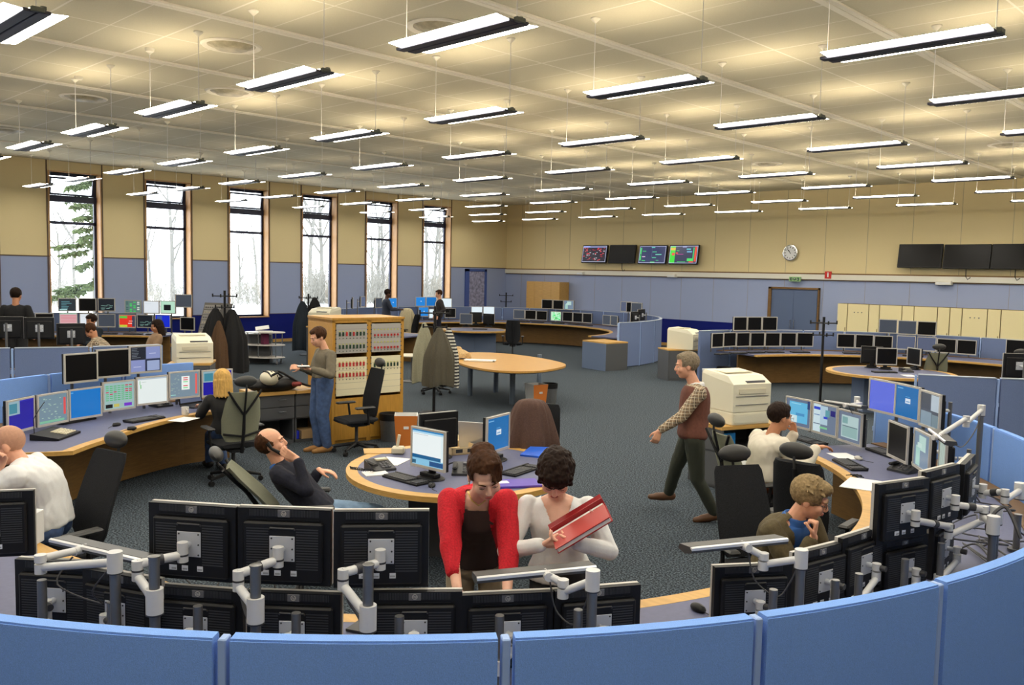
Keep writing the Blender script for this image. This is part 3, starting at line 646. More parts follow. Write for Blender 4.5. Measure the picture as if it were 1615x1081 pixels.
# ================================================================ monitor backs and posts closest to the camera
def nearmon(q, label, turn=0):
    d = Vector((CN[0]-q.x, CN[1]-q.y, 0)).normalized(); d.rotate(Euler((0, 0, math.radians(turn))))
    return monitor(q, d, 'off', label, 'near'), d
NB = {}
for key, q, lab, turn in [
    ('A', RC(-14, 826, CN, 4.0), 'monitor seen from behind, cut off by the left picture edge, upper row, black back', 42),
    ('B', RC(308, 853, CN, 4.15), 'upper-row monitor back, leftmost of the three above the near partition', 0),
    ('C', RC(451, 860, CN, 4.15), 'upper-row monitor back, middle of the three above the near partition', 0),
    ('D', RC(602, 864, CN, 4.15), 'upper-row monitor back with clear round logo, beside the woman in red', 3),
    ('E', RC(97, 940, CN, 4.2), 'lower monitor back with turned grey plate under the far left one', 12),
    ('F', RC(196, 962, CN, 4.22), 'lower monitor back behind the left task lamp post', -6),
    ('G', RC(318, 985, CN, 4.2), 'lower monitor back under the leftmost upper monitor', 0),
    ('H', RC(466, 992, CN, 4.2), 'lower monitor back under the middle upper monitor', 0),
    ('I', RC(654, 990, CN, 4.2), 'lower monitor back in front of the woman in red', 0),
    ('J', RC(798, 992, CN, 4.2), 'lower monitor back between the two women, near the partition joint', 0),
    ('K', RC(939, 982, CN, 4.2), 'lower monitor back behind the bright task lamp elbow', 0),
    ('L', PD(1183, 942, 4.3), 'lower monitor back beside the lone mouse, right of the gap', -17),
    ('M', PD(1288, 912, 4.5), 'lower monitor back directly in front of the man in glasses', 0),
    ('N', PD(1352, 886, 4.7), 'lower monitor back under the corner of the right upper bank', 0),
    ('P', PD(1418, 805, 4.8), 'large upper monitor back at right, nearest of the right upper bank', -15),
    ('Q', PD(1478, 782, 5.08), 'upper monitor back at right, middle of the right upper bank', -10),
    ('R', PD(1520, 766, 5.38), 'upper monitor back at right, farthest of the right upper bank', 0),
    ('S', PD(1418, 893, 4.9), 'lower monitor back under the nearest right upper monitor', -15),
    ('T', PD(1478, 862, 5.2), 'lower monitor back under the middle right upper monitor', 0)]:
    NB[key] = (*nearmon(q, lab, turn), q)
def mount(key, px, pyt, ex, ey, lab, pr=4.5, zc=None, er=None, thick=.021, seg=.019):
    """post seen at px with its top at pyt; elbow joint seen at ex,ey"""
    m_, d, q = NB[key]; top = RC(px, pyt, CN, pr) if pr < 4.6 or True else None
    base = Vector((top.x, top.y, .752)); end = q - d*.105 + Vector((0, 0, -.03))
    mid = ((base-O).dot(fwd) + (end-O).dot(fwd))/2 if er is None else er
    e = PD(ex, ey, mid)
    return arm(base, top.z, e, end, lab, 'near monitor mounts', thick, zc, seg)
mount('B', 243, 878, 217, 900, 'mount with short chrome post carrying the leftmost of three upper monitors', zc=1.12)
mount('C', 403, 892, 376, 916, 'mount with tall chrome post carrying the middle upper monitor', zc=1.11)
mount('D', 581, 891, 541, 914, 'mount with wide bent arm carrying the monitor beside the woman in red', zc=1.09)
mount('P', 1572, 802, 1496, 838, 'long two-piece mount of the nearest right upper monitor', pr=4.55, zc=1.1)
mount('Q', 1566, 836, 1552, 810, 'mount of the middle right upper monitor', pr=4.6, zc=1.12, er=5.0)
mount('R', 1606, 812, 1585, 783, 'mount of the farthest right upper monitor', pr=4.55, zc=1.14, er=5.2)
mount('A', -60, 905, -70, 935, 'mount at the left picture edge with low grey arm', zc=.98)
def lowmount(key, px, pyt, lab, pr=4.42):
    m_, d, q = NB[key]; top = RC(px, pyt, CN, pr); base = Vector((top.x, top.y, .752)); end = q-d*.11+Vector((0, 0, -.02))
    t = thing('monitor_mount', lab, 'monitor arm', base, 0, 'near monitor mounts')
    MB().mat(0).cyl((0, 0, 0), (0, 0, top.z-.752), .019, n=16).mat(1).cyl((0, 0, 0), (0, 0, .012), .045, n=18).build('post', [STEEL, DGREY], t, True)
    e = end-base; c = Vector((0, 0, e.z-.045)); a = MB().mat(0); joint(a, e, .04, .05).cyl(c, (e.x, e.y, e.z-.045), .017, n=10).cyl(c-Vector((0, 0, .03)), c+Vector((0, 0, .03)), .03, n=14)
    a.mat(1).cyl(e+Vector((.02, 0, .02)), e+Vector((.05, 0, .02)), .016, n=10)
    a.build('swivel_arm', [ARMW, ARMR], t, True)
for key, px, py, lab in [('E', 66, 915, 'short dark post of the turned lower monitor at left'), ('F', 176, 950, 'short post of the lower monitor behind the left task lamp post'),
    ('G', 312, 956, 'short post of the lower monitor under the leftmost upper one'), ('H', 467, 967, 'short post of the lower monitor under the middle upper one'),
    ('I', 630, 972, 'short post of the lower monitor before the woman in red'), ('J', 788, 971, 'short post of the lower monitor by the partition joint'),
    ('K', 912, 962, 'short post of the lower monitor behind the bright task lamp'), ('L', 1220, 930, 'short post of the lower monitor beside the lone mouse'),
    ('M', 1318, 915, 'short post of the lower monitor before the man in glasses'), ('N', 1355, 905, 'short post of the lower monitor under the right bank corner'),
    ('S', 1428, 882, 'chrome post standing under the nearest right upper monitor'), ('T', 1485, 857, 'chrome post standing under the middle right upper monitor')]:
    lowmount(key, px, py, lab)
# ---- long task lamps on jointed arms
def task_lamp(a, b, base_px, base_top, elbow, label, mid_t=.5, pr=4.45, far=False):
    A, Bv = Vector(a), Vector(b); top = RC(*base_px, CN, pr, far); base = Vector((top.x, top.y, .752)); L = lambda p: Vector(p)-base
    t = thing('task_lamp', label, 'desk lamp', base, 0, 'long task lamps')
    MB().mat(0).cyl((0, 0, 0), (0, 0, top.z-.752), .021, n=16).mat(1).cyl((0, 0, 0), (0, 0, .012), .05, n=18).build('post', [STEEL, DGREY], t, True)
    ax = (Bv-A).normalized(); mid = A.lerp(Bv, mid_t); up = Vector((0, 0, 1)); sd = ax.cross(up).normalized()
    rings = []
    for p in (A, Bv):
        o = L(p); rings.append([o+sd*x+up*z for x, z in ((-.055, -.012), (-.045, .012), (.035, .02), (.055, .008), (.055, -.006), (.0, -.022))])
    MB().loft(rings).build('lamp_head', mat('lamp_head_grey', (.045, .045, .045), .4), t)
    r2 = []
    toward = 1 if (O-mid).dot(sd) > 0 else -1
    for p in (A, Bv):
        o = L(p); r2.append([o+sd*x*toward+up*z for x, z in ((.046, .012), (.046, .022), (.058, .018), (.058, .006))])
    MB().loft(r2).build('trim_strip', mat('bright_alu', (.72, .72, .72), .3, metal=.3), t)
    e = L(elbow); c = Vector((0, 0, top.z-.752-.03)); g = L(mid)+sd*toward*.05
    m1 = MB().mat(0); joint(m1, e, .035, .045, .024).cyl(c, e-Vector((0, 0, .02)), .017, n=10).cyl(c-Vector((0, 0, .04)), c+Vector((0, 0, .045)), .03, n=16).mat(1).cyl(c-Vector((0, 0, .045)), c-Vector((0, 0, .04)), .031, n=16)
    m1.build('lower_arm', [ARMW, ARMR], t, True)
    MB().mat(0).cyl(e+Vector((0, 0, .018)), g, .017, n=10).cyl(g-sd*.03, g+sd*.03, .02, n=10).build('upper_arm', [ARMW], t, True)
    pts = [g+(e-g)*.2-Vector((0, 0, .02)), g.lerp(e, .6)-Vector((0, 0, .12)), g.lerp(c, .6)-Vector((0, 0, .2)), c.lerp(e, .3)-Vector((0, 0, .12)), c]
    MB().tube(bez(pts, 20), .004, 6).build('power_cord', CABLE, t, True)
def bez(pts, n):
    pts = [Vector(p) for p in pts]; out = []
    P4 = [pts[0]]+pts+[pts[-1]]; seg = len(pts)-1
    for i in range(n+1):
        u = min(seg-1e-6, i*seg/n); k = int(u); f = u-k; a, b, c, d = P4[k:k+4]
        out.append(.5*((2*b)+(c-a)*f+(2*a-5*b+4*c-d)*f*f+(3*b-a-3*c+d)*f**3))
    return out
task_lamp(PD(95, 852, 4.0), PD(236, 884, 3.75), (181, 876), 0, PD(64, 888, 3.7), 'grey bar task lamp on two white arms, left, above the lower monitors', .35)
task_lamp(PD(748, 912, 3.72), PD(934, 894, 3.85), (935, 905), 0, PD(888, 927, 3.7), 'grey bar task lamp on two pale arms in front of the women', .58)
task_lamp(PD(1080, 866, 4.0), PD(1231, 851, 4.2), (1264, 872), 0, PD(1204, 884, 4.05), 'grey bar task lamp on pale arms in front of the man in glasses', .55)
task_lamp(PD(1474, 680, 6.15), PD(1500, 700, 6.0), (1548, 642), 0, PD(1524, 664, 6.3), 'short wedge task lamp below the four-pane screen, near right console', .5, 4.6, True)
task_lamp(PD(1306, 634, 9.0), PD(1364, 643, 8.6), (1352, 628), 0, PD(1356, 640, 9.0), 'flat grey task lamp above the left screen bank of the near right console', .6, 4.6, True)
# ---- loose cables behind the near monitors
def cable(pts, lab, r=.004, mt=None, group='loose cables behind the near monitors', name='power_cable', cat='cable'):
    return tag(MB().tube(bez(pts, 28), r, 6).build(name, mt or CABLE, None, True), lab, cat, group)
def q4(*a): return PD(*a)
cable([q4(285, 905, 3.9), q4(305, 925, 3.85), q4(330, 938, 3.84), q4(345, 920, 3.9)], 'dark cable looping under the leftmost upper monitor')
cable([q4(430, 905, 3.85), q4(436, 935, 3.8), q4(450, 955, 3.8), q4(470, 920, 3.9)], 'dark cable looping under the middle upper monitor')
cable([q4(541, 905, 3.6), q4(548, 945, 3.55), q4(566, 975, 3.55), q4(578, 1010, 3.5)], 'grey cable hanging from the bent arm beside the woman in red', .006)
cable([q4(377, 905, 3.6), q4(383, 950, 3.55), q4(394, 985, 3.5)], 'bundle of grey cable down the tall chrome post', .008)
for i in range(14):
    rnd = seeded(i+50); a0 = rnd.uniform(2, 30); r0_ = rnd.uniform(4.3, 4.7); P0 = Vector((*pol(CN, r0_, a0), .765))
    pts = [P0]+[Vector((*pol(CN, r0_+rnd.uniform(-.25, .2), a0+rnd.uniform(-6, 6)), rnd.choice([.765, .765, .85]))) for _ in range(3)]
    cable(pts, 'tangle of black cables on the oak strip behind the right-hand monitor backs', .006, None, 'cable tangle behind the right monitor bank')
cable([q4(1570, 860, 5.1), q4(1556, 830, 5.0), q4(1585, 800, 5.0), q4(1610, 850, 4.9)], 'thick black cable arching above the right-hand arms', .01)
# ================================================================ small desk things
KEYM = mat('key_caps', (.05, .05, .055), .6)
def keyboard(loc, ang, label, light=False, proto={}):
    if 'k' not in proto:
        t = thing('keyboard', 'x', 'keyboard'); MB().mat(0).box((-.22, -.08, 0), (.22, .08, .018), .004).box((-.22, .06, .016), (.22, .08, .026)).build('housing', BLK, t)
        k = MB()
        for r_ in range(5):
            for c in range(14): k.box((-.21+c*.0205, -.068+r_*.024, .018), (-.21+c*.0205+.0175, -.068+r_*.024+.02, .026))
        k.build('keys', KEYM, t); k = MB()
        for r_ in range(5):
            for c in range(4): k.box((.1+.03+c*.0205, -.068+r_*.024, .018), (.13+c*.0205+.0175, -.068+r_*.024+.02, .026))
        k.build('number_pad', KEYM, t); proto['k'] = (t, snapshot(t)); t.location = loc; t.rotation_euler = (0, 0, ang); t['label'] = label; return t
    return copy_tree(proto['k'][0], loc, ang, label, tree=proto['k'][1])
def mouse(loc, ang, label, light=False):
    t = thing('computer_mouse', label, 'mouse', loc, ang)
    MB().ball((0, 0, .012), (.03, .055, .024), 14).build('shell', SILV if light else BLK, t, True)
    MB().box((-.003, -.05, .028), (.003, -.015, .036), .001).build('scroll_wheel', DGREY, t)
    MB().tube([(0, -.05, .01), (.01, -.1, .004), (.05, -.16, .004)], .0025, 6).build('cord', CABLE, t)
def paper(loc, ang, label, w=.21, l=.3, n=1, mt=None, name='paper_sheet', cat='paper', h=.002):
    return tag(MB().xf((0, 0, 0), (0, 0, 0)).box((-w/2, -l/2, 0), (w/2, l/2, h*n)).build(name, mt or PAPER), label, cat) if False else _put(MB().box((-w/2, -l/2, 0), (w/2, l/2, h*n)).build(name, mt or PAPER), loc, ang, label, cat)
def _put(o, loc, ang, label, cat): o.location = loc; o.rotation_euler = (0, 0, ang); return tag(o, label, cat)
def desk_phone(loc, ang, label, pale=True):
    t = thing('desk_phone', label, 'telephone', loc, ang)
    MB().add([(-.09, -.1, 0), (.12, -.1, 0), (.12, .1, 0), (-.09, .1, 0), (-.09, -.1, .02), (.12, -.1, .02), (.12, .1, .08), (-.09, .1, .08)], [(0,3,2,1),(4,5,6,7),(0,1,5,4),(1,2,6,5),(2,3,7,6),(3,0,4,7)]).build('base', DGREY, t)
    MB().box((.0, .03, .068), (.1, .09, .082)).build('display', PCREAM if pale else GREY, t)
    k = MB()
    for i in range(3):
        for j in range(4): k.box((.0+i*.03, -.08+j*.024, .03+j*.0072), (.022+i*.03, -.062+j*.024, .042+j*.0072))
    k.build('keypad', GREY, t)
    MB().box((-.085, -.1, .05), (-.045, .1, .075), .01).build('handset', BLK, t)
def laptop(loc, ang, label, k='haze', lid=BLK, open_=100, body=DGREY):
    t = thing('laptop', label, 'laptop', loc, ang); MB().box((-.17, -.13, 0), (.17, .12, .022), .004).build('keyboard_deck', body, t)
    l = MB().xf((0, .12, .02), (math.radians(90-open_), 0, 0)).box((-.17, -.0, 0), (.17, .012, .26)).build('lid', lid, t)
    s = screen_mesh(k, .31, .23, l, 0); s.location = (0, .12, .02); s.rotation_euler = (math.radians(90-open_), 0, 0)
    # screen sits on the inner face of the lid
    for v in s.data.vertices: v.co.z += .135; v.co.y -= .004
def mug(loc, label, mt=WHT):
    t = thing('mug', label, 'mug', loc); MB().lathe([(.034, 0), (.04, .01), (.042, .095), (.037, .095), (.035, .012)], 18).build('cup', mt, t, True)
    MB().tube([(.04, 0, .075), (.065, 0, .07), (.068, 0, .04), (.04, 0, .025)], .006, 8).build('handle', mt, t)
Z = .742
A_ = lambda p, c=CN: face_to((c[0]-p.x, c[1]-p.y))
def on(px, py, z=Z): return P(px, py, z)
# near left console
q = on(228, 663); keyboard(q, A_(q), 'black keyboard before the green and red table screen, left console')
q = on(118, 665); keyboard(q, A_(q), 'black keyboard in front of the plain blue screen, left console')
q = on(88, 689); t = thing('control_keypad', 'large flat black telephone console with pale keys, left corner of the left desk', 'keypad', q, A_(q)+.2)
MB().add([(-.22, -.14, 0), (.22, -.14, 0), (.22, .14, 0), (-.22, .14, 0), (-.22, -.14, .02), (.22, -.14, .02), (.22, .14, .06), (-.22, .14, .06)], [(0,3,2,1),(4,5,6,7),(0,1,5,4),(1,2,6,5),(2,3,7,6),(3,0,4,7)]).build('base', BLK, t)
k = MB()
for i in range(5):
    for j in range(5): k.box((-.02+i*.042, -.11+j*.032, .026+j*.0046), (.014+i*.042, -.086+j*.032, .036+j*.0046))
k.build('keys', PCREAM, t)
MB().tube([(-.17, .12, .06), (-.16, .13, .2), (-.05, .13, .28), (.03, .12, .34)], .004, 6).build('gooseneck_microphone', BLK, t)
mouse(on(184, 672), .4, 'black mouse on the left desk between the two keyboards'); mouse(on(208, 678), .2, 'second black mouse near the desk edge, left console')
desk_phone(on(252, 641), A_(on(252, 641)), 'dark desk phone with pale display below the white graph screen')
mug(on(292, 655), 'white mug beside the open laptop on the left desk')
q = on(312, 641); laptop(q, A_(q)+.2, 'open dark laptop left of the blonde woman', 'slate')
paper(on(290, 662), .5, 'white paper sheet at the edge of the left desk')
# near right console
q = on(1395, 716); keyboard(q, A_(q), 'black keyboard under the dark lower screen, right console')
q = on(1340, 735); keyboard(q, A_(q), 'black keyboard nearest the desk edge, right console')
q = on(1275, 697); keyboard(q, A_(q), 'dark keyboard in front of the man in white shirt')
mouse(on(1354, 725), 1, 'small white mouse on a white sheet, right console', True); paper(on(1331, 720), .9, 'white paper beside the white mouse, right console')
q = on(1350, 752, Z); t = thing('spectacle_tools', 'small tangle of dark keys and clips on oak desk edge, right console', 'keys', q)
rr = seeded(3); m_ = MB()
for i in range(7): a = rr.uniform(0, 6); m_.tube([(rr.uniform(-.05, .05), rr.uniform(-.05, .05), .005), (rr.uniform(-.05, .05), rr.uniform(-.05, .05), .02), (rr.uniform(-.08, .08), rr.uniform(-.05, .05), .006)], .004, 6)
m_.build('key_bunch', BLK, t)
paper(on(1362, 765), .2, 'wide white sheets on the right desk edge below the keys', .3, .42, 3)
q = on(1423, 743); desk_phone(q, A_(q)+.6, 'small desk phone lying between the screens and monitor backs, right console')
mouse(on(1101, 963), 1.2, 'black and silver mouse alone on the near worktop gap')
paper(on(573, 992), .4, 'crumpled grey cloth and clips on the near worktop beside the red-clad woman', .12, .12, 6, CABLE, 'cloth_scrap', 'cloth')
q = on(60, 857) ; 
t = thing('router_box', 'upright white box with slots on near desk at left edge', 'router', P(53, 859, .742), YAW)
MB().box((-.025, -.08, 0), (.025, .08, .20), .005).build('case', WHT, t); k = MB()
for i in range(4): k.box((-.018+i*.01, -.0815, .18), (-.012+i*.01, -.079, .19))
k.build('slots', BLK, t)
# ================================================================ wall things
def tv(q, k, lab, w=1.22, h=.70, cable_=False):
    t = thing('wall_screen', lab, 'television', q, 0, 'wall screens'); t.rotation_euler = (math.radians(-9), 0, 0)
    MB().box((-w/2, -.03, -h/2), (w/2, .04, h/2), .008).build('housing', BLK, t)
    s = screen_mesh(k, w-.07, h-.07, t, -.034)
    t2 = MB().box((-.2, .03, -.15), (.2, .19, .15)).build('wall_bracket', BLK, t)
    if cable_: MB().tube([(0, .05, -h/2), (0, .08, -h/2-.2), (.05, .1, -h/2-.28), (.12, .1, -h/2-.22)], .012, 6).build('hanging_cord', BLK, t)
YT = Y1-.22
for px, py, k, lab, cb in [(938, 401, 'wallred', 'wall screen with red and white speckled diagram, leftmost of four', 0), (981.5, 401, 'off', 'dark wall screen between the two lit ones', 1), (1029.5, 402, 'wallblue', 'wall screen with blue diagram and green blocks, third of four', 0),
        (1078.5, 402, 'wallgreen', 'wall screen with green and red bars, rightmost of four lit side', 0), (1451, 404, 'off', 'black wall screen, left one of the right-hand three', 0), (1525, 405, 'off', 'black wall screen, middle one of the right-hand three', 1), (1603, 405, 'off', 'black wall screen at the right picture edge', 1)]:
    tv(PY(px, py, YT), k, lab, 1.2, .68, cb)
q = PY(1247, 399, Y1-.03)
t = thing('wall_clock', 'round white wall clock with silver rim above the double door', 'clock', q)
MB().xf((0, 0, 0), (PI/2, 0, 0)).lathe([(.25, -.03), (.262, .01), (.25, .045), (.225, .05), (.22, .03)], 36).build('rim', CHR, t, True)
MB().xf((0, 0, 0), (PI/2, 0, 0)).lathe([(.224, .0), (.224, .034)], 32).build('dial', WHT, t)
k = MB()
for i in range(12): a = i*PI/6; k.xf((0, -.035, 0), (0, a, 0)).box((-.010, -.002, .15), (.010, .0, .2))
k.build('hour_marks', BLK, t)
for nm, a, l, w in (('hour_hand', math.radians(-33), .11, .02), ('minute_hand', math.radians(-42), .17, .014)): MB().xf((0, -.038, 0), (0, a, 0)).box((-w/2, -.003, -.03), (w/2, 0, l)).build(nm, BLK, t)
q = PY(1253.5, 440.5, Y1-.17)
t = thing('exit_sign', 'green emergency exit sign with pictograms, over the double door', 'sign', q); MB().box((-.19, -.02, -.075), (.19, .05, .075), .005).build('housing', mat('exit_green', srgb(150, 190, 130), .5), t)
k = MB(); G = mat('exit_dark_green', srgb(30, 80, 50), .6)
k.box((-.155, -.024, -.045), (-.075, -.02, .045)).box((-.035, -.024, -.04), (.045, -.02, .04)).box((.075, -.024, -.045), (.155, -.02, .045)); k.build('pictogram', G, t)
k = MB(); k.cyl((.005, -.027, .025), (.005, -.0245, .025), .009, n=8).add([(-.01, -.026, .015), (.012, -.026, .015), (.005, -.026, -.012), (-.008, -.026, -.01)], [(0, 1, 2, 3)]).add([(-.13, -.026, 0), (-.1, -.026, .02), (-.1, -.026, -.02)], [(0, 1, 2)]).add([(.13, -.026, 0), (.1, -.026, -.02), (.1, -.026, .02)], [(0, 1, 2)]); k.build('running_figure', WHT, t)
q = PY(1306, 434, Y1-.1)
t = thing('fire_sign', 'small red fire sign with white bar mark on the white wall trunking', 'sign', q); MB().box((-.1, -.015, -.11), (.1, .03, .11)).build('plate', mat('sign_red', srgb(200, 40, 24), .5), t)
MB().box((-.022, -.018, -.065), (.022, -.015, .04)).box((-.03, -.018, .05), (.03, -.015, .075)).build('white_mark', WHT, t)
for px, py, lab, w in [(915, 431, 'white emergency light box under the first wall screen', .32), (1059, 435, 'white emergency light box under the fourth wall screen', .34), (1488, 446.5, 'white emergency light box under the dark right screens', .42)]:
    q = PY(px, py, Y1-.15); t = thing('emergency_light', lab, 'emergency light', q, 0, 'emergency light boxes'); MB().box((-w/2, -.04, -.06), (w/2, .149, .06), .01).build('housing', RAILM, t); MB().box((-w/2+.03, -.045, -.05), (w/2-.03, -.04, .02)).build('diffuser', WHT, t)
# cabinets by the far wall
CBX = [1320, 1336, 1369.6, 1386.6, 1422, 1441, 1478, 1497.7, 1517, 1557, 1578.6, 1640]
CRC = mat('cream_cabinet', srgb(232, 218, 168), .45); CRS = mat('cabinet_gap', srgb(120, 96, 40), .6)
YC = Y1-.5
xs = [PY(x, 500, YC).x for x in CBX]
for i, (a, b) in enumerate(zip(xs, xs[1:])):
    wide = b-a > .45; t = thing('storage_cabinet', 'cream %s cabinet unit, %s from left in the row by the far wall' % ('wide' if wide else 'narrow', (ORD[1:]+['tenth', 'eleventh', 'twelfth'])[i]), 'cabinet', ((a+b)/2, YC, 0), 0, 'cream cabinet row'); w = (b-a)/2-.006
    MB().box((-w, .02, .0), (w, .46, 1.76)).build('carcass', CRS, t)
    dr = MB().box((-w+.006, -.002, .05), (w-.006, .02, 1.755)).build('door', CRC, t)
    if i in (1, 8): MB().box((-.12, -.008, 1.5), (-.09, -.002, 1.525)).box((-.01, -.008, 1.5), (.02, -.002, 1.525)).box((.1, -.008, 1.5), (.13, -.002, 1.525)).build('catch', CHR, dr)
    else: MB().box((w-.05, -.012, .95), (w-.035, -.002, 1.05)).build('handle', CRS, dr)
a, b = PY(830, 470, Y1-.6).x, PY(882, 470, Y1-.6).x
t = thing('wooden_cupboard', 'tall oak cupboard against the far wall, left of centre', 'cupboard', ((a+b)/2, Y1-.6, 0)); w = (b-a)/2
MB().box((-w, .02, 0), (w, .56, 2.15)).build('carcass', OAK, t)
for i in range(4): MB().box((-w+.004+i*w/2, 0, .06), (-w+(i+1)*w/2-.004, .02, 2.14)).build('door', OAK, t)
# ================================================================ switch rack
t = thing('switch_rack', 'tall oak rack with two bays of switch panels behind the man in jeans', 'rack', (-10.27, 6.93, 0), math.radians(82.5)); Wd, Dp, Hh = 1.15, .78, 1.75
# local x along the front, front faces -Y
MB().box((0, 0, 0), (.05, Dp, Hh)).box((Wd/2-.035, 0, 0), (Wd/2+.035, Dp, Hh)).box((Wd-.05, 0, 0), (Wd, Dp, Hh)).box((0, .03, 0), (Wd, Dp, .04)).box((0, Dp-.02, 0), (Wd, Dp, Hh)).box((-.01, -.01, Hh), (Wd+.01, Dp, Hh+.03)).box((0, 0, Hh-.04), (Wd, Dp, Hh)).build('carcass', OAKR, t)
PG, PC = mat('grey_switch_panel', srgb(168, 164, 158), .5), mat('cream_switch_panel', srgb(232, 222, 186), .5)
RD, GN, YL = mat('switch_red', srgb(190, 40, 40), .4), mat('switch_green', srgb(30, 60, 40), .4), mat('switch_yellow', srgb(190, 190, 90), .5)
for bay in (0, 1):
    x0 = .055+bay*(Wd/2-.02); x1 = x0+Wd/2-.095
    for (z0, z1, m_, kind) in ((1.28, 1.69, PG, 'sw'), (.68, 1.22, PC, 'lo')):
        p = MB().box((x0, -.012, z0), (x1, .02, z1)).build('switch_panel', m_, t)
        sw = MB(); sl = MB(); n = 8
        for r, zz in enumerate(((z1-.13, z1-.31) if kind == 'sw' else ((z1-.09, z1-.24) if bay == 0 else (z1-.12,)))):
            for i in range(n):
                x = x0+.05+i*(x1-x0-.1)/(n-1); mt_ = 1 if (bay == 0 and kind == 'sw') else 0
                if bay == 1 and kind == 'sw':
                    sw.mat(2).box((x-.009, -.016, zz+.035), (x+.009, -.012, zz+.055)); sw.mat(0).box((x-.011, -.024, zz-.05), (x+.011, -.012, zz-.02))
                else:
                    sw.mat(0 if (r == 0 and bay == 0 and kind == 'sw' and i in (2, 4)) or (kind == 'lo' and bay == 0) else 1).box((x-.011, -.026, zz-.035), (x+.011, -.012, zz+.02)); sw.mat(2).box((x-.011, -.015, zz+.024), (x+.011, -.012, zz+.036))
                sw.mat(1).box((x-.006, -.016, zz-.075), (x+.006, -.012, zz-.063))
        sw.build('switch_row', [RD, GN, YL], p)
        ln = MB()
        for j in range(5): z = z0+(z1-z0)*(j+1)/6; ln.box((x0+.004, -.0135, z-.001), (x1-.004, -.012, z+.001))
        ln.build('module_joint', GREY, p)
        scr = MB()
        for j in range(7):
            for xx in (x0-.012, x1+.002): z = z0+.02+(z1-z0-.04)*j/6; scr.box((xx, -.014, z-.008), (xx+.012, -.004, z+.008))
        scr.build('fixing_clip', DGREY, p)
    MB().box((x0-.01, -.004, .05), (x1+.01, .02, .64)).build('lower_door', OAKR, t)
# ================================================================ drawer units behind the woman
def drawers(loc, rz, w, lab, open_shelf=False, n=2):
    t = thing('drawer_cabinet', lab, 'cabinet', loc, rz)
    MB().box((-w/2, .02, .0), (-w/2+.02, .5, .70)).box((w/2-.02, .02, 0), (w/2, .5, .70)).box((-w/2, .02, .0), (w/2, .5, .04)).box((-w/2, .48, 0), (w/2, .5, .70)).box((-w/2, .02, .34), (w/2, .5, .36)).build('carcass', CABG, t)
    MB().box((-w/2-.002, -.03, .70), (w/2+.002, .52, .742)).build('top', OAK, t)
    for i in range(n):
        z1 = .69-i*.17; d = MB().box((-w/2+.004, 0, z1-.16), (w/2-.004, .02, z1)).build('drawer', CABG, t)
        MB().tube([(.06, 0, z1-.06), (.06, -.025, z1-.06), (.16, -.025, z1-.06), (.16, 0, z1-.06)], .005, 6).build('handle', CHR, d)
    return t
rzc = math.radians(82)
drawers((-10.74, 6.30, 0), rzc, .60, 'dark grey two-drawer cabinet behind the blonde woman, oak top')
drawers((-10.65, 6.91-.0, 0), rzc, .60, 'dark grey two-drawer cabinet beside the man in jeans, open shelf below')
bx = MB().box((-.2, -.12, 0), (.2, .12, .12)).build('cardboard_box', mat('cardboard', srgb(168, 140, 100), .8)); bx.location = (-10.78, 6.92, .045); bx.rotation_euler = (0, 0, rzc); tag(bx, 'flat cardboard box on the open shelf of the drawer cabinet', 'box')
bl = MB().lathe([(.05, 0), (.05, .1), (.03, .12)], 14).build('blue_tin', mat('bright_blue', srgb(30, 50, 200), .4), None, True); bl.location = (-10.77, 6.66, .045); tag(bl, 'small bright blue tin beside the cardboard box on the shelf', 'tin')
# helmet, bag and straps on top
q = Vector((-10.95, 6.05, .744)); t = thing('cycle_helmet', 'cream bicycle helmet with dark straps on the drawer cabinet', 'helmet', PD(425, 597, 12.0)); t.location.z = .95
MB().ball((0, 0, 0), (.16, .12, .10), 18).build('shell', PCREAM, t, True)
v = MB()
for i in (-1, 0, 1): v.tube([(-.14, i*.05, .02), (-.05, i*.055, .092), (.06, i*.055, .088), (.14, i*.045, .03)], .012, 6)
v.build('vent_slots', BLK, t, True); MB().tube([(.12, .05, -.01), (.16, .1, .03), (.18, .02, .09), (.12, -.03, .05)], .018, 8).build('strap', BLK, t, True)
t = thing('black_bag', 'soft black bag with shoulder strap lying on the drawer cabinet', 'bag', (-10.86, 6.38, .744), rzc)
MB().ball((0, .05, .08), (.38, .2, .11), 18).ball((.2, .1, .1), (.15, .12, .1), 12).build('bag_body', BLK, t, True)
MB().tube(bez([(-.1, .0, .17), (.05, 0, .27), (.3, -.05, .12), (.5, -.05, .04), (.62, .1, .05)], 16), .016, 6).build('strap', BLK, t, True)
MB().box((.2, -.16, .06), (.34, -.08, .12), .02).build('red_pouch', mat('dull_red', srgb(120, 40, 36), .7), t)
paper((-10.7, 6.98, .744), .3, 'white paper beside the black bag, drawer cabinet end', .2, .28, 2)
paper((-10.3, 5.68, .745), 1.1, 'white notebook sheet behind the blonde woman', .22, .3, 2)
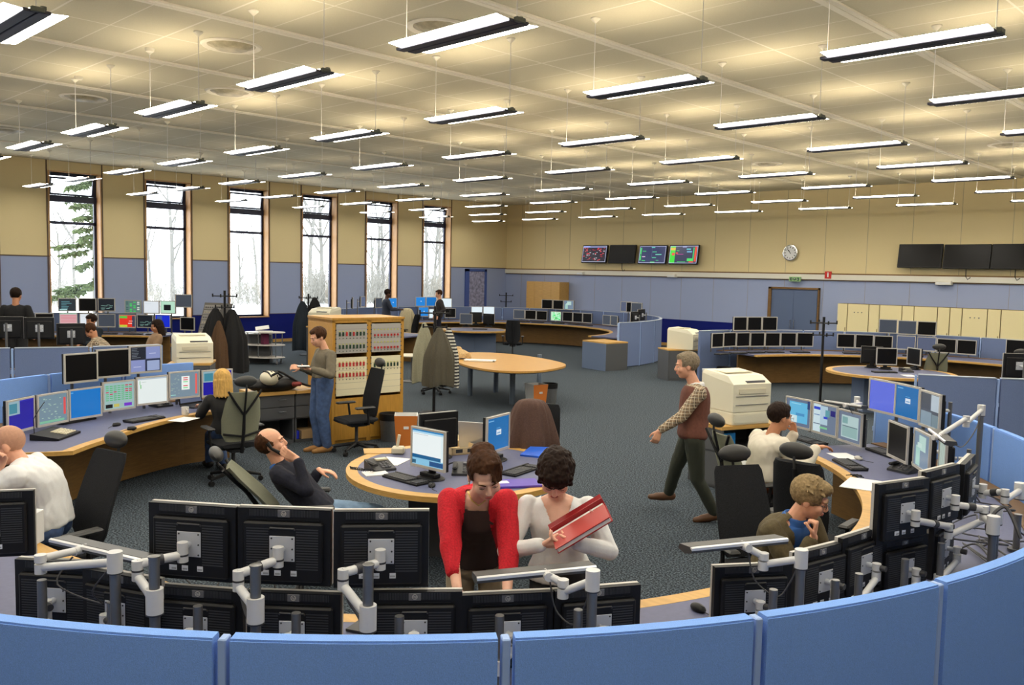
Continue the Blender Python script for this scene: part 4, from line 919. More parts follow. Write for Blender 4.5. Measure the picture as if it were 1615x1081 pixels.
# ================================================================ tables
def outline(pts, z, n=4, c=None):
    W_ = [P(x, y, z) for x, y in pts]; k = len(W_); o = []
    for i in range(k):
        a, b, c_, d = W_[i-1], W_[i], W_[(i+1) % k], W_[(i+2) % k]
        for j in range(n):
            f = j/n; p = .5*((2*b)+(c_-a)*f+(2*a-5*b+4*c_-d)*f*f+(3*b-a-3*c_+d)*f**3); o.append((p.x, p.y))
    return o
pts = outline([(716, 563), (722, 571), (740, 577.5), (770, 583), (810, 586), (850, 585), (880, 580.5), (892.5, 576), (882, 571), (850, 564.5), (805, 558.5), (762, 556), (728, 557)], .74)
cx = sum(p[0] for p in pts)/len(pts); cy = sum(p[1] for p in pts)/len(pts)
t = thing('meeting_table', 'large boat-shaped oak table in the middle of the hall', 'table', (cx, cy, 0)); lp = [(x-cx, y-cy) for x, y in pts]; ar = sum(a[0]*b[1]-b[0]*a[1] for a, b in zip(lp, lp[1:]+lp[:1]))
if ar < 0: lp = lp[::-1]
TOP = mat('honey_oak_top', srgb(190, 144, 74), .35, noise=.08, scale=3, stretch=(2, 14, 1))
MB().prism(lp, .705, .74).build('tabletop', TOP, t); MB().prism([(x*.985, y*.985) for x, y in lp], .69, .705).build('underside_edge', DGREY, t)
TLEG = mat('blue_grey_leg', srgb(92, 104, 120), .4)
for x, y in ((721, 607), (741, 624), (782, 619), (807.5, 638), (850, 609)): p_ = P(x, y); MB().cyl((p_.x-cx, p_.y-cy, 0), (p_.x-cx, p_.y-cy, .69), .052, n=18).build('leg', TLEG, t, True)
def round_table(c, ra, rb, rot, lab, pedestal, topm=LINO):
    t = thing('round_table', lab, 'table', (*c, 0), rot); n = 56
    e = lambda s: [(ra*s*math.cos(2*PI*i/n), rb*s*math.sin(2*PI*i/n)) for i in range(n)]
    MB().prism(e(.9), .70, .742).build('tabletop', topm, t)
    a, b = e(.9), e(1); a.append(a[0]); b.append(b[0]); MB().strip(a, b, .70, .743).build('edge_band', OAK, t)
    MB().box((-pedestal, -pedestal*.5, 0), (0, pedestal*.5, .70)).box((.004, -pedestal*.5, 0), (pedestal, pedestal*.5, .70)).build('pedestal', SLATEP if pedestal > .5 else CABG, t)
    return t
round_table((-5.62, 5.12), .98, 1.07, YAW, 'round oak-edged table with blue top inside the near ring', .42)
round_table((-6.4, 16.8), 1.15, 1.15, YAW, 'round oak-edged table within the far right ring', .6)
round_table((-19.2, 18.05), 1.0, 1.0, YAW, 'round dark blue table in the far corner ring', .62)
# low white side table behind the coats
q = P(650, 560, .6); t = thing('side_table', 'small round white-topped side table left of the hanging coats', 'table', (q.x, q.y, 0)); MB().lathe([(.36, .58), (.37, .6)], 32).build('tabletop', PCREAM, t); MB().cyl((0, 0, 0), (0, 0, .58), .03).build('post', STEEL, t); MB().lathe([(.22, 0), (.22, .02)], 24).build('foot', STEEL, t)
# end unit of the far corner console
ft = [P(918, 580), P(955, 586), P(989, 583.5)]
t = thing('console_end_cabinet', 'low grey cabinet with oak top at the end of the far corner console', 'cabinet', (ft[1].x, ft[1].y, 0)); f = lambda p: (p.x-ft[1].x, p.y-ft[1].y)
bk = ft[0]+ft[2]-ft[1]; o4 = [f(ft[1]), f(ft[2]), f(bk), f(ft[0])]
MB().prism(o4, .0, .70).build('carcass', CABG, t); MB().prism([(x*1.01, y*1.01) for x, y in o4], .70, .735).build('top', OAK, t)
d_ = (Vector(f(ft[0]))).normalized(); nn = Vector((-d_.y, d_.x)); nn = nn if nn.dot(Vector((O.x-ft[1].x, O.y-ft[1].y))) > 0 else -nn
L0 = Vector(f(ft[0])); MB().add([(0, 0, .0), (L0.x, L0.y, 0), (L0.x, L0.y, .70), (0, 0, .70), (nn.x*.01, nn.y*.01, 0), (L0.x+nn.x*.01, L0.y+nn.y*.01, 0), (L0.x+nn.x*.01, L0.y+nn.y*.01, .70), (nn.x*.01, nn.y*.01, .70)], [(0,1,2,3),(4,5,6,7),(0,1,5,4),(1,2,6,5),(2,3,7,6),(3,0,4,7)]).build('side_panel', SLATEP, t)
def block(px, py, w, d, h, rz, lab, name='low_cabinet', cat='cabinet', m1=CABG, m2=OAK, door=True):
    q = P(px, py); t = thing(name, lab, cat, (q.x, q.y, 0), rz)
    MB().box((-w/2, -d/2, 0), (w/2, d/2, h-.03)).build('carcass', m1, t); MB().box((-w/2-.01, -d/2-.01, h-.03), (w/2+.01, d/2+.01, h)).build('top', m2, t)
    if door: MB().box((-w/2+.03, -d/2-.012, .05), (-.005, -d/2, h-.06)).build('door', m1, t); MB().box((.005, -d/2-.012, .05), (w/2-.03, -d/2, h-.06)).build('door', m1, t)
    return t
block(1078, 598, 1.1, .6, .74, YAW+.25, 'dark grey cabinet under the beige printer at the far right ring entrance')
block(400, 571, .9, .5, .76, YAW+.1, 'low dark cabinet with pale top beside the round trolley', m2=WHT)
block(304, 672, .6, .6, 1.0, YAW+.2, 'tall dark cabinet carrying the beige printer, behind the left partition')
# printer cabinet in the near ring, right
t = thing('printer_cabinet', 'oak-topped open cabinet under the large white printer', 'cabinet', (-5.35, 9.35, 0), YAW+.45)
MB().box((-.45, -.3, 0), (-.42, .3, .70)).box((.42, -.3, 0), (.45, .3, .70)).box((-.45, .28, 0), (.45, .3, .70)).box((-.45, -.3, 0), (.45, .3, .03)).box((-.45, -.3, .42), (.45, .3, .44)).build('carcass', CABG, t); MB().box((-.46, -.31, .70), (.46, .31, .742)).build('top', OAK, t)
for i, (x, z) in enumerate(((-.3, .445), (-.3, .03))):
    b_ = MB().box((-.1, -.14, 0), (.1, .14, .2)).mat(1).box((-.06, -.142, .08), (.04, -.14, .16)).build('paper_ream_box', [mat('ream_blue', srgb(20, 120, 190), .5), PAPER]); b_.parent = None
    b_.location = t.location + Matrix.Rotation(YAW+.45, 3, 'Z') @ Vector((x, -.1, z)); b_.rotation_euler = (0, 0, YAW+.45); tag(b_, 'bright blue paper box on the %s shelf of the printer cabinet' % ('upper', 'lower')[i], 'box', 'blue paper boxes')
PRM = mat('beige_printer', srgb(226, 220, 196), .45)
def printer(loc, rz, s, lab, tall=False):
    t = thing('printer', lab, 'printer', loc, rz); w, d, h = .25*s, .26*s, .40*s; z0 = .14*s if tall else 0
    if tall: MB().box((-w, -d, 0), (w, d, z0-.004), .012).box((-w+.03, -d-.006, .03), (w-.03, -d, z0-.03)).build('paper_tray', PRM, t)
    MB().loft([[(x, y, z) for x, y in ((-w, -d), (w, -d), (w, d), (-w, d))] if False else [(-w, -d, z), (w, -d, z), (w, d, z), (-w, d, z)] for z in (z0, z0+.7*h)] + [[(-w, -d+.0, z0+.72*h), (w, -d, z0+.72*h), (w, d, z0+.9*h), (-w, d, z0+.9*h)], [(-w+.02, -d+.12*s, z0+.92*h), (w-.02, -d+.12*s, z0+.92*h), (w-.02, d-.02, z0+h), (-w+.02, d-.02, z0+h)]]).build('body', PRM, t)
    MB().box((-w*.25, -d*.94, z0+.735*h), (w*.72, -d*.68, z0+.80*h)).build('control_panel', GREY, t)
    MB().box((-w*.86, -d-.008, z0+.08), (w*.86, -d, z0+.085)).box((-w*.86, -d-.008, z0+.16*s), (w*.86, -d, z0+.165*s)).build('tray_seam', GREY, t)
    MB().box((-w*.7, -d-.012, z0+.19*s), (w*.7, -d, z0+.24*s)).build('manual_feed', PCREAM, t)
    MB().box((-w*.7, -.05, z0+.955*h), (w*.7, d*.6, z0+.985*h)).build('output_slot', PCREAM, t)
printer((-5.35, 9.32, .742), YAW+.45, 1.12, 'large white printer with two trays beside the man in white shirt', True)
q = P(1078, 598); printer((q.x, q.y, .74), YAW+1.0, 1.25, 'beige printer on dark cabinet behind the walking man')
q = P(304, 672); printer((q.x, q.y, 1.0), YAW+.5, 1.05, 'beige printer behind the left partition, right of the dark coats')
block(512, 575, .8, .6, 1.0, YAW, 'cabinet mostly hidden behind the switch rack'); q = P(512, 575); printer((q.x, q.y, 1.0), YAW-.3, 1.2, 'pale printer just visible above the top of the switch rack')
# ================================================================ bins and boxes
def bin_(px, py, lab, h=.36, r=.145):
    q = P(px, py); t = thing('waste_bin', lab, 'bin', q); MB().lathe([(r*.86, 0), (r, h*.78)], 24).build('bucket', mat('perforated_grey', (.16, .165, .17), .4, metal=.5, noise=.4, scale=220), t, True)
    MB().lathe([(r*1.03, h*.76), (r*1.05, h), (r*.98, h), (r*.9, h*.8)], 24).build('liner_rim', BLK, t, True)
bin_(615, 695, 'grey mesh waste bin with black liner at the foot of the switch rack', .40, .15)
bin_(866, 636, 'grey waste bin with black rim beside the oak table', .38, .15); bin_(1141, 606, 'grey waste bin at the foot of the far right console', .4, .16)
ORG = mat('orange_box_side', srgb(206, 118, 44), .6)
def recycle(px, py, rz, lab, w=.16, h=.42, m2=ORG, mark=True):
    q = P(px, py); t = thing('recycling_box', lab, 'recycling box', q, rz); r1 = [(-w, -w), (w, -w), (w, w), (-w, w)]
    g = lambda s, z: [(x*s, y*s, z) for x, y in r1]
    o = MB(); v = g(.8, 0)+g(1, h)+g(.93, h)+g(.75, .05); o.mat(0).add(v, [(3,2,1,0), (1,2,6,5), (2,3,7,6), (3,0,4,7), (4,5,9,8), (5,6,10,9), (6,7,11,10), (7,4,8,11), (9,8,12,13)[::-1], (10,9,13,14)[::-1], (11,10,14,15)[::-1], (8,11,15,12)[::-1], (12,13,14,15)]); o.mat(1).add(v, [(0,1,5,4)])
    o.build('carton', [WHT, m2], t, fix=False)
    MB().box((-.03, -w*.985, h*.6), (.04, -w*.93, h*.68)).build('hand_hole', WHT if m2 == ORG else BLK, t); MB().box((w*.91, -.03, h*.7), (w*.97, .03, h*.78)).build('side_print', GREY, t)
recycle(845, 641, YAW+.55, 'white carton with orange front standing under the oak table edge')
recycle(640, 705, YAW+.1, 'white carton with orange front beside the switch rack bin', h=.46)
recycle(1122, 612, YAW+.3, 'white carton by the far right bin, behind the walking man', m2=WHT); recycle(1158, 790, YAW-.3, 'white carton with dark print behind the mesh chair, right', m2=WHT, w=.18)
# ================================================================ trolley
q = P(418, 574); t = thing('three_tier_trolley', 'round three-tier metal trolley on casters near the window', 'trolley', q, YAW)
TR = mat('trolley_shelf', srgb(196, 190, 184), .4)
for z in (.16, .48, .80): MB().lathe([(.50, z), (.52, z+.01), (.5, z+.025)], 36, sy=.62).build('shelf', TR, t)
for i in range(6):
    a = PI*i/3+.3; x, y = .44*math.cos(a), .27*math.sin(a); MB().cyl((x, y, .16), (x, y, .8), .014, n=8).build('post', CHR, t)
for sx in (-1, 1):
    for sy in (-1, 1): MB().cyl((sx*.36, sy*.2, .05), (sx*.36, sy*.2, .16), .012).cyl((sx*.36-.015, sy*.2, .045), (sx*.36+.015, sy*.2, .045), .045, n=14).build('caster', GREY, t)
b_ = MB().box((-.09, -.07, 0), (.07, .07, .3)).build('magenta_box_file', mat('magenta', srgb(110, 30, 70), .6)); b_.location = (q.x, q.y, .505); tag(b_, 'dark magenta box file on the middle shelf of the trolley', 'box file')
for i, (dx, dy, a, tl, lab) in enumerate(((-.22, .05, .3, .12, 'open white catalogue on the trolley top, left half'), (.08, -.03, .2, .0, 'flat white papers on the trolley top, right half'))):
    o_ = MB().box((-.17, -.13, 0), (.17, .13, .02)).build('white_papers', PAPER); o_.location = q+Vector((dx, dy, .83+tl*.6)); o_.rotation_euler = (tl*2.0, -tl*1.2, a+YAW); tag(o_, lab, 'papers')
# leaning panel rack at far left
q = P(322, 552); t = thing('module_rack', 'leaning grey module rack with rows of switches, left of the dark coats', 'rack', q, YAW-.15)
MB().loft([[(-.3, -.05, 0), (.32, -.05, 0), (.32, .5, 0), (-.3, .5, 0)], [(-.02, .1, 1.4), (.5, .1, 1.4), (.62, .6, 1.36), (.06, .6, 1.36)]]).build('casing', mat('rack_grey', srgb(120, 116, 108), .5), t)
for j in range(7):
    z0, z1 = .3+j*.15, .43+j*.15; xa = lambda z: -.3+.28*z/1.4; y_ = lambda z: -.05+.15*z/1.4-.012
    p = MB().add([(xa(z0)+.03, y_(z0), z0), (xa(z0)+.56, y_(z0), z0), (xa(z1)+.54, y_(z1), z1), (xa(z1)+.03, y_(z1), z1)], [(0, 1, 2, 3)]).build('module', PG, t)
    k = MB()
    for i in range(7): x = xa(z0)+.08+i*.07; k.box((x, y_((z0+z1)/2)-.02, (z0+z1)/2-.02), (x+.03, y_((z0+z1)/2)+.0, (z0+z1)/2+.02))
    k.build('switches', PCREAM if j % 2 else GREY, p)
# ================================================================ coat stands and coats
def coat_stand(px, py, h, lab, s=1.0):
    q = P(px, py); t = thing('coat_stand', lab, 'coat stand', q, YAW)
    MB().cyl((0, 0, 0), (0, 0, h), .026, n=14).build('pole', BLK, t, True); MB().lathe([(.24, 0), (.24, .015), (.05, .03)], 28).build('base', BLK, t, True)
    for zz, l in ((h-.12, .26), (h-.36, .2)):
        for a in (0, PI/2): dx, dy = math.cos(a), math.sin(a); MB().cyl((-l*dx, -l*dy, zz), (l*dx, l*dy, zz), .012, n=8).cyl((-l*dx, -l*dy, zz-.02), (-l*dx, -l*dy, zz+.05), .016, n=8).cyl((l*dx, l*dy, zz-.02), (l*dx, l*dy, zz+.05), .016, n=8).build('hook_arm', BLK, t)
    return q
def drape(top, hgt, wid, dep, m_, lab, seed=1, rz=0, cat='coat', name='hanging_coat', flare=1.0, tw=.28, group=None):
    rnd = seeded(seed); n = 88; R = []; ph = [rnd.uniform(0, 6) for _ in range(4)]
    for i in range(-3, 15):
        u = max(0, i)/14; z = top.z-hgt*u+(.0, .035, .05, .055)[-i if i < 0 else 0]; g = (tw+(1-tw)*min(1, (u*2.2)**.7))*(1+.12*u*flare)*(1, .8, .5, .15)[-i if i < 0 else 0]
        if i == 14: g *= .97
        ring = []
        for j in range(n):
            a = 2*PI*j/n; f = 1+(.05+.11*u)*math.sin(5*a+ph[0]+u*1.2)+(.02+.07*u)*math.sin(12*a+ph[1]+.6*u)+.03*math.sin(17*a+ph[3])+.03*math.sin(3*a+ph[2]+3*u)
            ring.append((wid/2*g*f*math.cos(a), dep/2*g*f*math.sin(a), z-top.z + (.03*math.sin(3*a+ph[3]) if i == 14 else 0)))
        R.append(ring)
    o = MB().loft(R).build(name, m_, None, True); o.location = top; o.rotation_euler = (0, 0, rz); tag(o, lab, cat, group); return o
OLV = mat('olive_wool', srgb(78, 74, 62), .9, noise=.25, scale=120); KHK = mat('pale_khaki_cloth', srgb(150, 148, 126), .9, noise=.15, scale=90)
DKN = mat('dark_navy_cloth', srgb(24, 34, 44), .9, noise=.2, scale=90); DKC = mat('charcoal_cloth', srgb(26, 26, 28), .95, noise=.2, scale=90); BRN = mat('brown_suede', srgb(84, 60, 38), .9, noise=.2, scale=90)
def stripes(name, c1, c2, per, ax=2):
    M = mat(name, c1, .85); nt = M.node_tree; L = nt.links.new; tc = nt.nodes.new('ShaderNodeTexCoord'); sp = nt.nodes.new('ShaderNodeSeparateXYZ'); L(tc.outputs['Object'], sp.inputs[0])
    d = nt.nodes.new('ShaderNodeMath'); d.operation = 'PINGPONG'; d.inputs[1].default_value = per/2; L(sp.outputs[ax], d.inputs[0]); c = nt.nodes.new('ShaderNodeMath'); c.operation = 'LESS_THAN'; c.inputs[1].default_value = per/4; L(d.outputs[0], c.inputs[0])
    mx = nt.nodes.new('ShaderNodeMix'); mx.data_type = 'RGBA'; mx.inputs[6].default_value = (*c1, 1); mx.inputs[7].default_value = (*c2, 1); L(c.outputs[0], mx.inputs[0]); L(mx.outputs[2], nt.nodes['Principled BSDF'].inputs['Base Color']); return M
q = coat_stand(684, 652, 1.86, 'black coat stand under khaki and olive coats, centre of hall')
dq = (q-O).dot(fwd)
rt = Vector((RT.x, RT.y, 0)).normalized(); fw = Vector((fwd.x, fwd.y, 0)).normalized()
def atq(q, dx, dy, z): v = Vector((q.x, q.y, 0))+rt*dx+fw*dy; v.z = z; return v
drape(PD(669, 514, dq+.12), 1.0, .34, .26, KHK, 'pale khaki coat hanging on the central coat stand, left side', 4, YAW)
drape(PD(693, 522, dq-.14), .95, .46, .3, OLV, 'dark olive coat hanging on the central coat stand, in front', 9, YAW)
drape(PD(708, 522, dq+.12), .98, .34, .24, stripes('striped_knit', (.015, .015, .02), (.6, .58, .5), .058), 'black and white striped garment at the right of the central coat stand', 5, YAW)
q = coat_stand(1293, 636, 1.72, 'bare black coat stand beside the near right console')
q = coat_stand(797, 530, 1.7, 'bare dark coat stand by the corner of the two walls')
q = coat_stand(486, 560, 1.75, 'coat stand with dark coats in front of the windows'); dq = (q-O).dot(fwd)
drape(PD(477, 478, dq-.1), 1.35, .5, .3, DKN, 'long dark teal coat hanging left on the window coat stand', 7, YAW); drape(PD(496, 472, dq+.1), 1.2, .5, .3, DKC, 'dark coat hanging right on the window coat stand', 8, YAW)
q = coat_stand(355, 600, 1.95, 'coat stand hidden in dark coats behind the blonde woman'); dq = (q-O).dot(fwd)
drape(PD(340, 490, dq-.05), 1.2, .55, .35, DKC, 'black coat on the left of the crowded coat stand', 11, YAW); drape(PD(366, 492, dq), 1.3, .62, .4, DKC, 'large charcoal coat on the right of the crowded coat stand', 12, YAW)
drape(PD(345, 510, dq-.3), 1.05, .34, .26, BRN, 'brown suede coat on the crowded coat stand', 13, YAW)
# ================================================================ swivel chairs
def chair(loc, F, label, style='black', recline=8, head=True, armh=.66, s=1.0):
    F = Vector(F); loc = Vector((loc[0], loc[1], 0)); t = thing('swivel_chair', label, 'chair', loc, face_to(F))
    bs = MB()
    for i in range(5):
        a = 2*PI*i/5+.3; x, y = .30*math.cos(a), .30*math.sin(a); bs.tube([(0, 0, .13), (x*.5, y*.5, .105), (x, y, .075)], [.028, .022, .015], 8)
    bs.cyl((0, 0, .08), (0, 0, .15), .035, n=14).build('star_base', BLK, t, True)
    for i in range(5):
        a = 2*PI*i/5+.3; x, y = .30*math.cos(a), .30*math.sin(a); tx, ty = -math.sin(a)*.012, math.cos(a)*.012
        MB().cyl((x-tx*2, y-ty*2, .03), (x-tx*.4, y-ty*.4, .03), .029, n=12).cyl((x+tx*.4, y+ty*.4, .03), (x+tx*2, y+ty*2, .03), .029, n=12).cyl((x, y, .03), (x, y, .075), .008, n=6).build('caster', BLK, t, True)
    MB().cyl((0, 0, .13), (0, 0, .38), .022, n=12).box((-.09, -.12, .36), (.09, .14, .42), .02).build('gas_column', DGREY, t)
    SEAT = CHF
    R = []
    for y, w, z, th in ((-.25, .19, .435, .03), (-.22, .235, .45, .06), (-.05, .25, .455, .07), (.15, .235, .455, .07), (.22, .2, .46, .05)):
        R.append([(w*math.copysign(abs(math.cos(a))**.5, math.cos(a)), y, z+th/2*math.copysign(abs(math.sin(a))**.6, math.sin(a))) for a in [2*PI*i/20 for i in range(20)]])
    MB().loft(R).build('seat', SEAT, t, True)
    rec = math.radians(recline); B = Matrix.Translation((0, .22, .47)) @ Matrix.Rotation(-rec, 4, 'X')
    def shell(rows, th):
        R = []
        for z, w, y in rows:
            R.append([(w*math.copysign(abs(math.cos(a))**.6, math.cos(a)), y+abs(math.cos(a))**3*-.03+th/2*math.sin(a), z) for a in [2*PI*i/20 for i in range(20)]])
        return R
    if style == 'mesh':
        m_ = MB(); m_.M = B; m_.loft(shell([(.04, .17, .0), (.12, .21, -.015), (.3, .225, -.01), (.5, .20, .01), (.62, .15, .02)], .018)).build('backrest', MESHG, t, True)
        m_ = MB(); m_.M = B; m_.tube([(0, .05, -.08), (0, .06, .2), (0, .045, .36)], [.022, .02, .017], 8).tube([(0, .045, .36), (-.1, .04, .5), (-.19, .03, .64)], .013, 8).tube([(0, .045, .36), (.1, .04, .5), (.19, .03, .64)], .013, 8).tube([(0, .05, .36), (0, .06, .66)], .012, 8).tube([(-.21, .0, .14), (0, .045, .11), (.21, .0, .14)], .013, 8).build('back_frame', BLK, t, True)
    else:
        m_ = MB(); m_.M = B; m_.loft(shell([(.02, .15, .0), (.08, .2, -.012), (.25, .215, -.02), (.45, .205, .0), (.62, .19, .02), (.66, .17, .025)], .06)).build('backrest', CHF, t, True)
        m_ = MB(); m_.M = B; m_.tube([(0, .02, -.1), (0, .06, .1), (0, .055, .62)], [.03, .022, .016], 8).build('back_frame', BLK, t, True)
    if head:
        m_ = MB(); m_.M = B; m_.tube([(0, .055, .56), (0, .06, .68), (0, .045, .73)], .011, 8)
        m_.ball((0, .02, .745), (.13, .045, .065), 20); m_.build('headrest', mat('dark_leather', (.03, .03, .03), .45), t, True)
    for sx in (-1, 1):
        a_ = MB().tube([(sx*.12, .06, .40), (sx*.27, .04, .42), (sx*.285, .02, armh-.03)], [.016, .018, .015], 8).build('arm_post', BLK, t, True)
        MB().box((sx*.285-.042, -.16, armh-.03), (sx*.285+.042, .12, armh), .014).build('armrest', mat('arm_pad', (.03, .03, .03), .5), t)
    return t
def xy(px, py, d): v = PD(px, py, d); return (v.x, v.y)
chair(xy(96, 826, 6.05), -rt*.55-fw*.85, 'black swivel chair with leather headrest behind the man in white T-shirt', recline=14)
chair(xy(368, 690, 10.0), -rt*.6+fw*.75, 'swivel chair with sage mesh back and Y-shaped frame, under the blonde woman', 'mesh', 10)
chair(xy(492, 806, 6.9), rt*.95+fw*.25, 'tilted mesh swivel chair under the reclining man in navy', 'mesh', 40)
q = P(562, 714); chair(q, -rt*.8-fw*.6, 'empty black swivel chair with headrest in front of the switch rack')
chair(xy(840, 700, 8.75), -fw*.9-rt*.4, 'swivel chair hidden under a brown coat behind the round table', recline=4, head=False)
drape(PD(838, 638, 8.7), .78, .50, .36, mat('brown_coat_cloth', srgb(78, 56, 48), .9, noise=.2, scale=80), 'brown coat draped over the chair behind the round table', 21, YAW, tw=.62, name='draped_coat', flare=1.6)
chair(xy(1190, 752, 7.95), rt*.92+fw*.3, 'mesh-backed swivel chair under the man in pale shirt', 'mesh', 14)
chair(xy(1200, 905, 5.98), rt*.25-fw*.95, 'black swivel chair with big headrest under the man in glasses', recline=14)
chair(xy(1283, 740, 6.65), rt*.65+fw*.75, 'empty black swivel chair at the right console, headrest toward the screens', recline=8)
q = P(808, 566); chair(q, fw, 'empty black swivel chair at the far corner console, beyond the oak table', head=False)
chair(xy(1470, 560, 17.3), fw*.95+rt*.1, 'mesh-backed swivel chair inside the far right ring, by the round table', 'mesh')
chair(xy(1592, 572, 16.4), fw*.95, 'mesh-backed swivel chair near the right picture edge, far right ring', 'mesh')
q = P(644, 552); chair(q, fw*.3-rt*.8, 'dark swivel chair carrying a cream jacket, far corner console', head=False)
drape(PD(642, 489, (q-O).dot(fw)), .72, .5, .34, mat('cream_jacket_cloth', srgb(196, 184, 150), .9, noise=.12, scale=60), 'cream jacket draped over a far swivel chair beside the standing man', 22, YAW, tw=.6, name='draped_jacket', flare=1.2)
q = P(686, 621); chair(q, fw*.6+rt*.6, 'dark swivel chair half hidden beneath the central hanging coats', head=False)
# ================================================================ things on the round table in the near ring
def stand_mon(px, py, d, k, lab, style='desk', z=Z):
    q = P(px, py, z); q.z = z+SH/2+.085+.001; return monitor(q, d, k, lab, style)
stand_mon(676, 756, -fw*.75-rt*.65, 'doc', 'silver monitor with a bright white document on the round table')
stand_mon(690, 722, fw*.8-rt*.6, 'off', 'black-backed monitor turned away behind the white document screen', )
stand_mon(783, 727, -fw*.55+rt*.95, 'login', 'monitor with blue login screen on the round table, right side')
laptop(P(757, 706, Z), face_to(fw*.9+rt*.25), 'silver laptop open away from us beside the blue login screen', 'off', mat('silver_lid', (.5, .5, .5), .35, metal=.5), 100, SILV)
keyboard(P(641, 758, Z), face_to(-fw*.8-rt*.75), 'large black keyboard at the front left of the round table'); keyboard(P(822, 744, Z), face_to(-fw*.55+rt*.85), 'black and silver keyboard behind the two women on the round table')
mouse(P(681, 768, Z), .8, 'black mouse with grey wheel beside the large keyboard, round table')
desk_phone(P(730, 747, Z), YAW, 'dark telephone set behind the woman in red', False); desk_phone(P(597, 741, Z), YAW+.6, 'telephone base at the left rim of the round table, handset lifted', True)
paper(P(618, 728, Z), YAW-.3, 'white paper sheet left of the document screen', .24, .3, 2); paper(P(592, 748, Z), YAW+.4, 'crumpled white papers by the telephone base', .2, .16, 5)
v = MB()
L_ = [P(560, 741, .85), P(590, 745, .80), P(640, 752, .79)]
pts = [P(553, 738, .95), P(572, 741, .79), P(590, 742, .775)]
for i in range(2): pass
sp = bez(pts, 40); k = [sp[i]+Vector((0, 0, .012*math.sin(i*2.2)))+rt*.012*math.cos(i*2.2) for i in range(41)]
tag(MB().tube(k, .004, 6).build('coiled_phone_cord', BLK, None, True), 'black coiled phone cord running over the left rim of the round table', 'cord')
t = thing('tape_dispenser', 'small white desk gadget left behind the document screen', 'dispenser', P(628, 716, Z), YAW); MB().box((-.06, -.05, 0), (.06, .05, .07), .015).build('case', PCREAM, t); MB().cyl((-.01, 0, .06), (.01, 0, .18), .014).build('spout', PCREAM, t)
b_ = MB().box((-.18, -.12, 0), (.18, .12, .006)).build('oak_board', OAK); _put(b_, P(604, 712, Z), YAW+.2, 'thin pale wooden board at the back left of the round table', 'board')
t = thing('open_carton', 'open cream cardboard tray with flaps behind the woman in red', 'carton', P(722, 712, Z), YAW+.5); CB_ = mat('cream_card', srgb(214, 190, 148), .8)
MB().box((-.14, -.17, 0), (.14, .17, .01)).box((-.14, -.17, 0), (-.13, .17, .07)).box((.13, -.17, 0), (.14, .17, .07)).box((-.14, -.17, 0), (.14, -.16, .07)).box((-.14, .16, 0), (.14, .17, .07)).build('tray', CB_, t)
MB().add([(-.14, .17, .07), (.14, .17, .07), (.1, .27, .13), (-.1, .27, .13)], [(0, 1, 2, 3)]).build('flap', CB_, t); MB().box((-.1, -.1715, .02), (-.03, -.1705, .055)).box((.02, -.1715, .02), (.09, -.1705, .055)).build('printed_mark', DGREY, t)
t = thing('blue_folder', 'bright blue folder lying behind the woman in white', 'folder', P(852, 719, Z), YAW-.4); BF_ = mat('folder_blue', srgb(30, 90, 200), .35); MB().box((-.16, -.11, 0), (.16, .11, .012)).build('cover', BF_, t); MB().add([(-.16, -.11, .014), (.16, -.11, .014), (.15, .12, .07), (-.15, .12, .05), (-.16, -.11, .016), (.16, -.11, .016), (.15, .12, .072), (-.15, .12, .052)], [(3,2,1,0),(4,5,6,7),(0,1,5,4),(1,2,6,5),(2,3,7,6),(3,0,4,7)]).build('flap', BF_, t)
t = thing('purple_folder', 'purple folder with a small white label between the two women', 'folder', P(812, 765, Z), YAW+.25); MB().box((-.2, -.12, 0), (.2, .12, .02), .003).build('cover', mat('folder_purple', srgb(84, 60, 170), .4), t); MB().box((-.15, -.02, .02), (-.05, .06, .022)).build('label', PAPER, t)
tag(MB().tube(bez([P(700, 738, Z+.01), P(715, 730, Z+.04), P(740, 735, Z+.01), P(752, 728, Z+.03), P(770, 742, Z+.01)], 24), .006, 6).build('monitor_cable', BLK, None, True), 'loose black cables in the middle of the round table', 'cable')
# far round tables
zt = .744
stand_mon(1397, 583, -fw, 'off', 'silver-framed dark monitor on the far right round table', z=zt); stand_mon(1374, 580, fw*.9+rt*.2, 'off', 'monitor turned away behind the silver-framed one, far right table', z=zt); stand_mon(1441, 583, -rt*.97-fw*.2, 'off', 'monitor seen edge-on at the right of the far right table', z=zt)
keyboard(P(1395, 588, zt), YAW, 'black keyboard on the far right round table'); desk_phone(P(1428, 587, zt), YAW, 'dark phone with pale display on the far right round table'); paper(P(1434, 593, zt), YAW, 'white sheet at the front of the far right round table')
stand_mon(735, 516, -fw*.9-rt*.1, 'haze', 'white-framed monitor at the front of the far corner table', z=zt); stand_mon(750, 513, fw*.9-rt*.2, 'off', 'black monitor back on the far corner table, behind the framed one', z=zt); stand_mon(771, 516, fw*.8+rt*.5, 'off', 'black monitor back at the right of the far corner table', z=zt)
keyboard(P(757, 520, zt), YAW, 'small dark keyboard on the far corner table')
# oval oak table
drape(PD(722, 551, (P(722, 566, .74)-O).dot(fwd)), .17, .42, .3, mat('tan_cloth', srgb(188, 158, 112), .9, noise=.25, scale=40), 'tan cloth bundle on the left of the boat-shaped oak table', 31, YAW, 'cloth', 'cloth_bundle', tw=.4)
t = thing('flat_file', 'flat pale document folder with metal corner on the oak table', 'folder', P(757, 570, .743), YAW-.15); MB().box((-.3, -.11, 0), (.3, .11, .03), .004).build('cover', PAPER, t); MB().box((.27, -.11, .002), (.302, -.08, .032)).build('corner', STEEL, t)
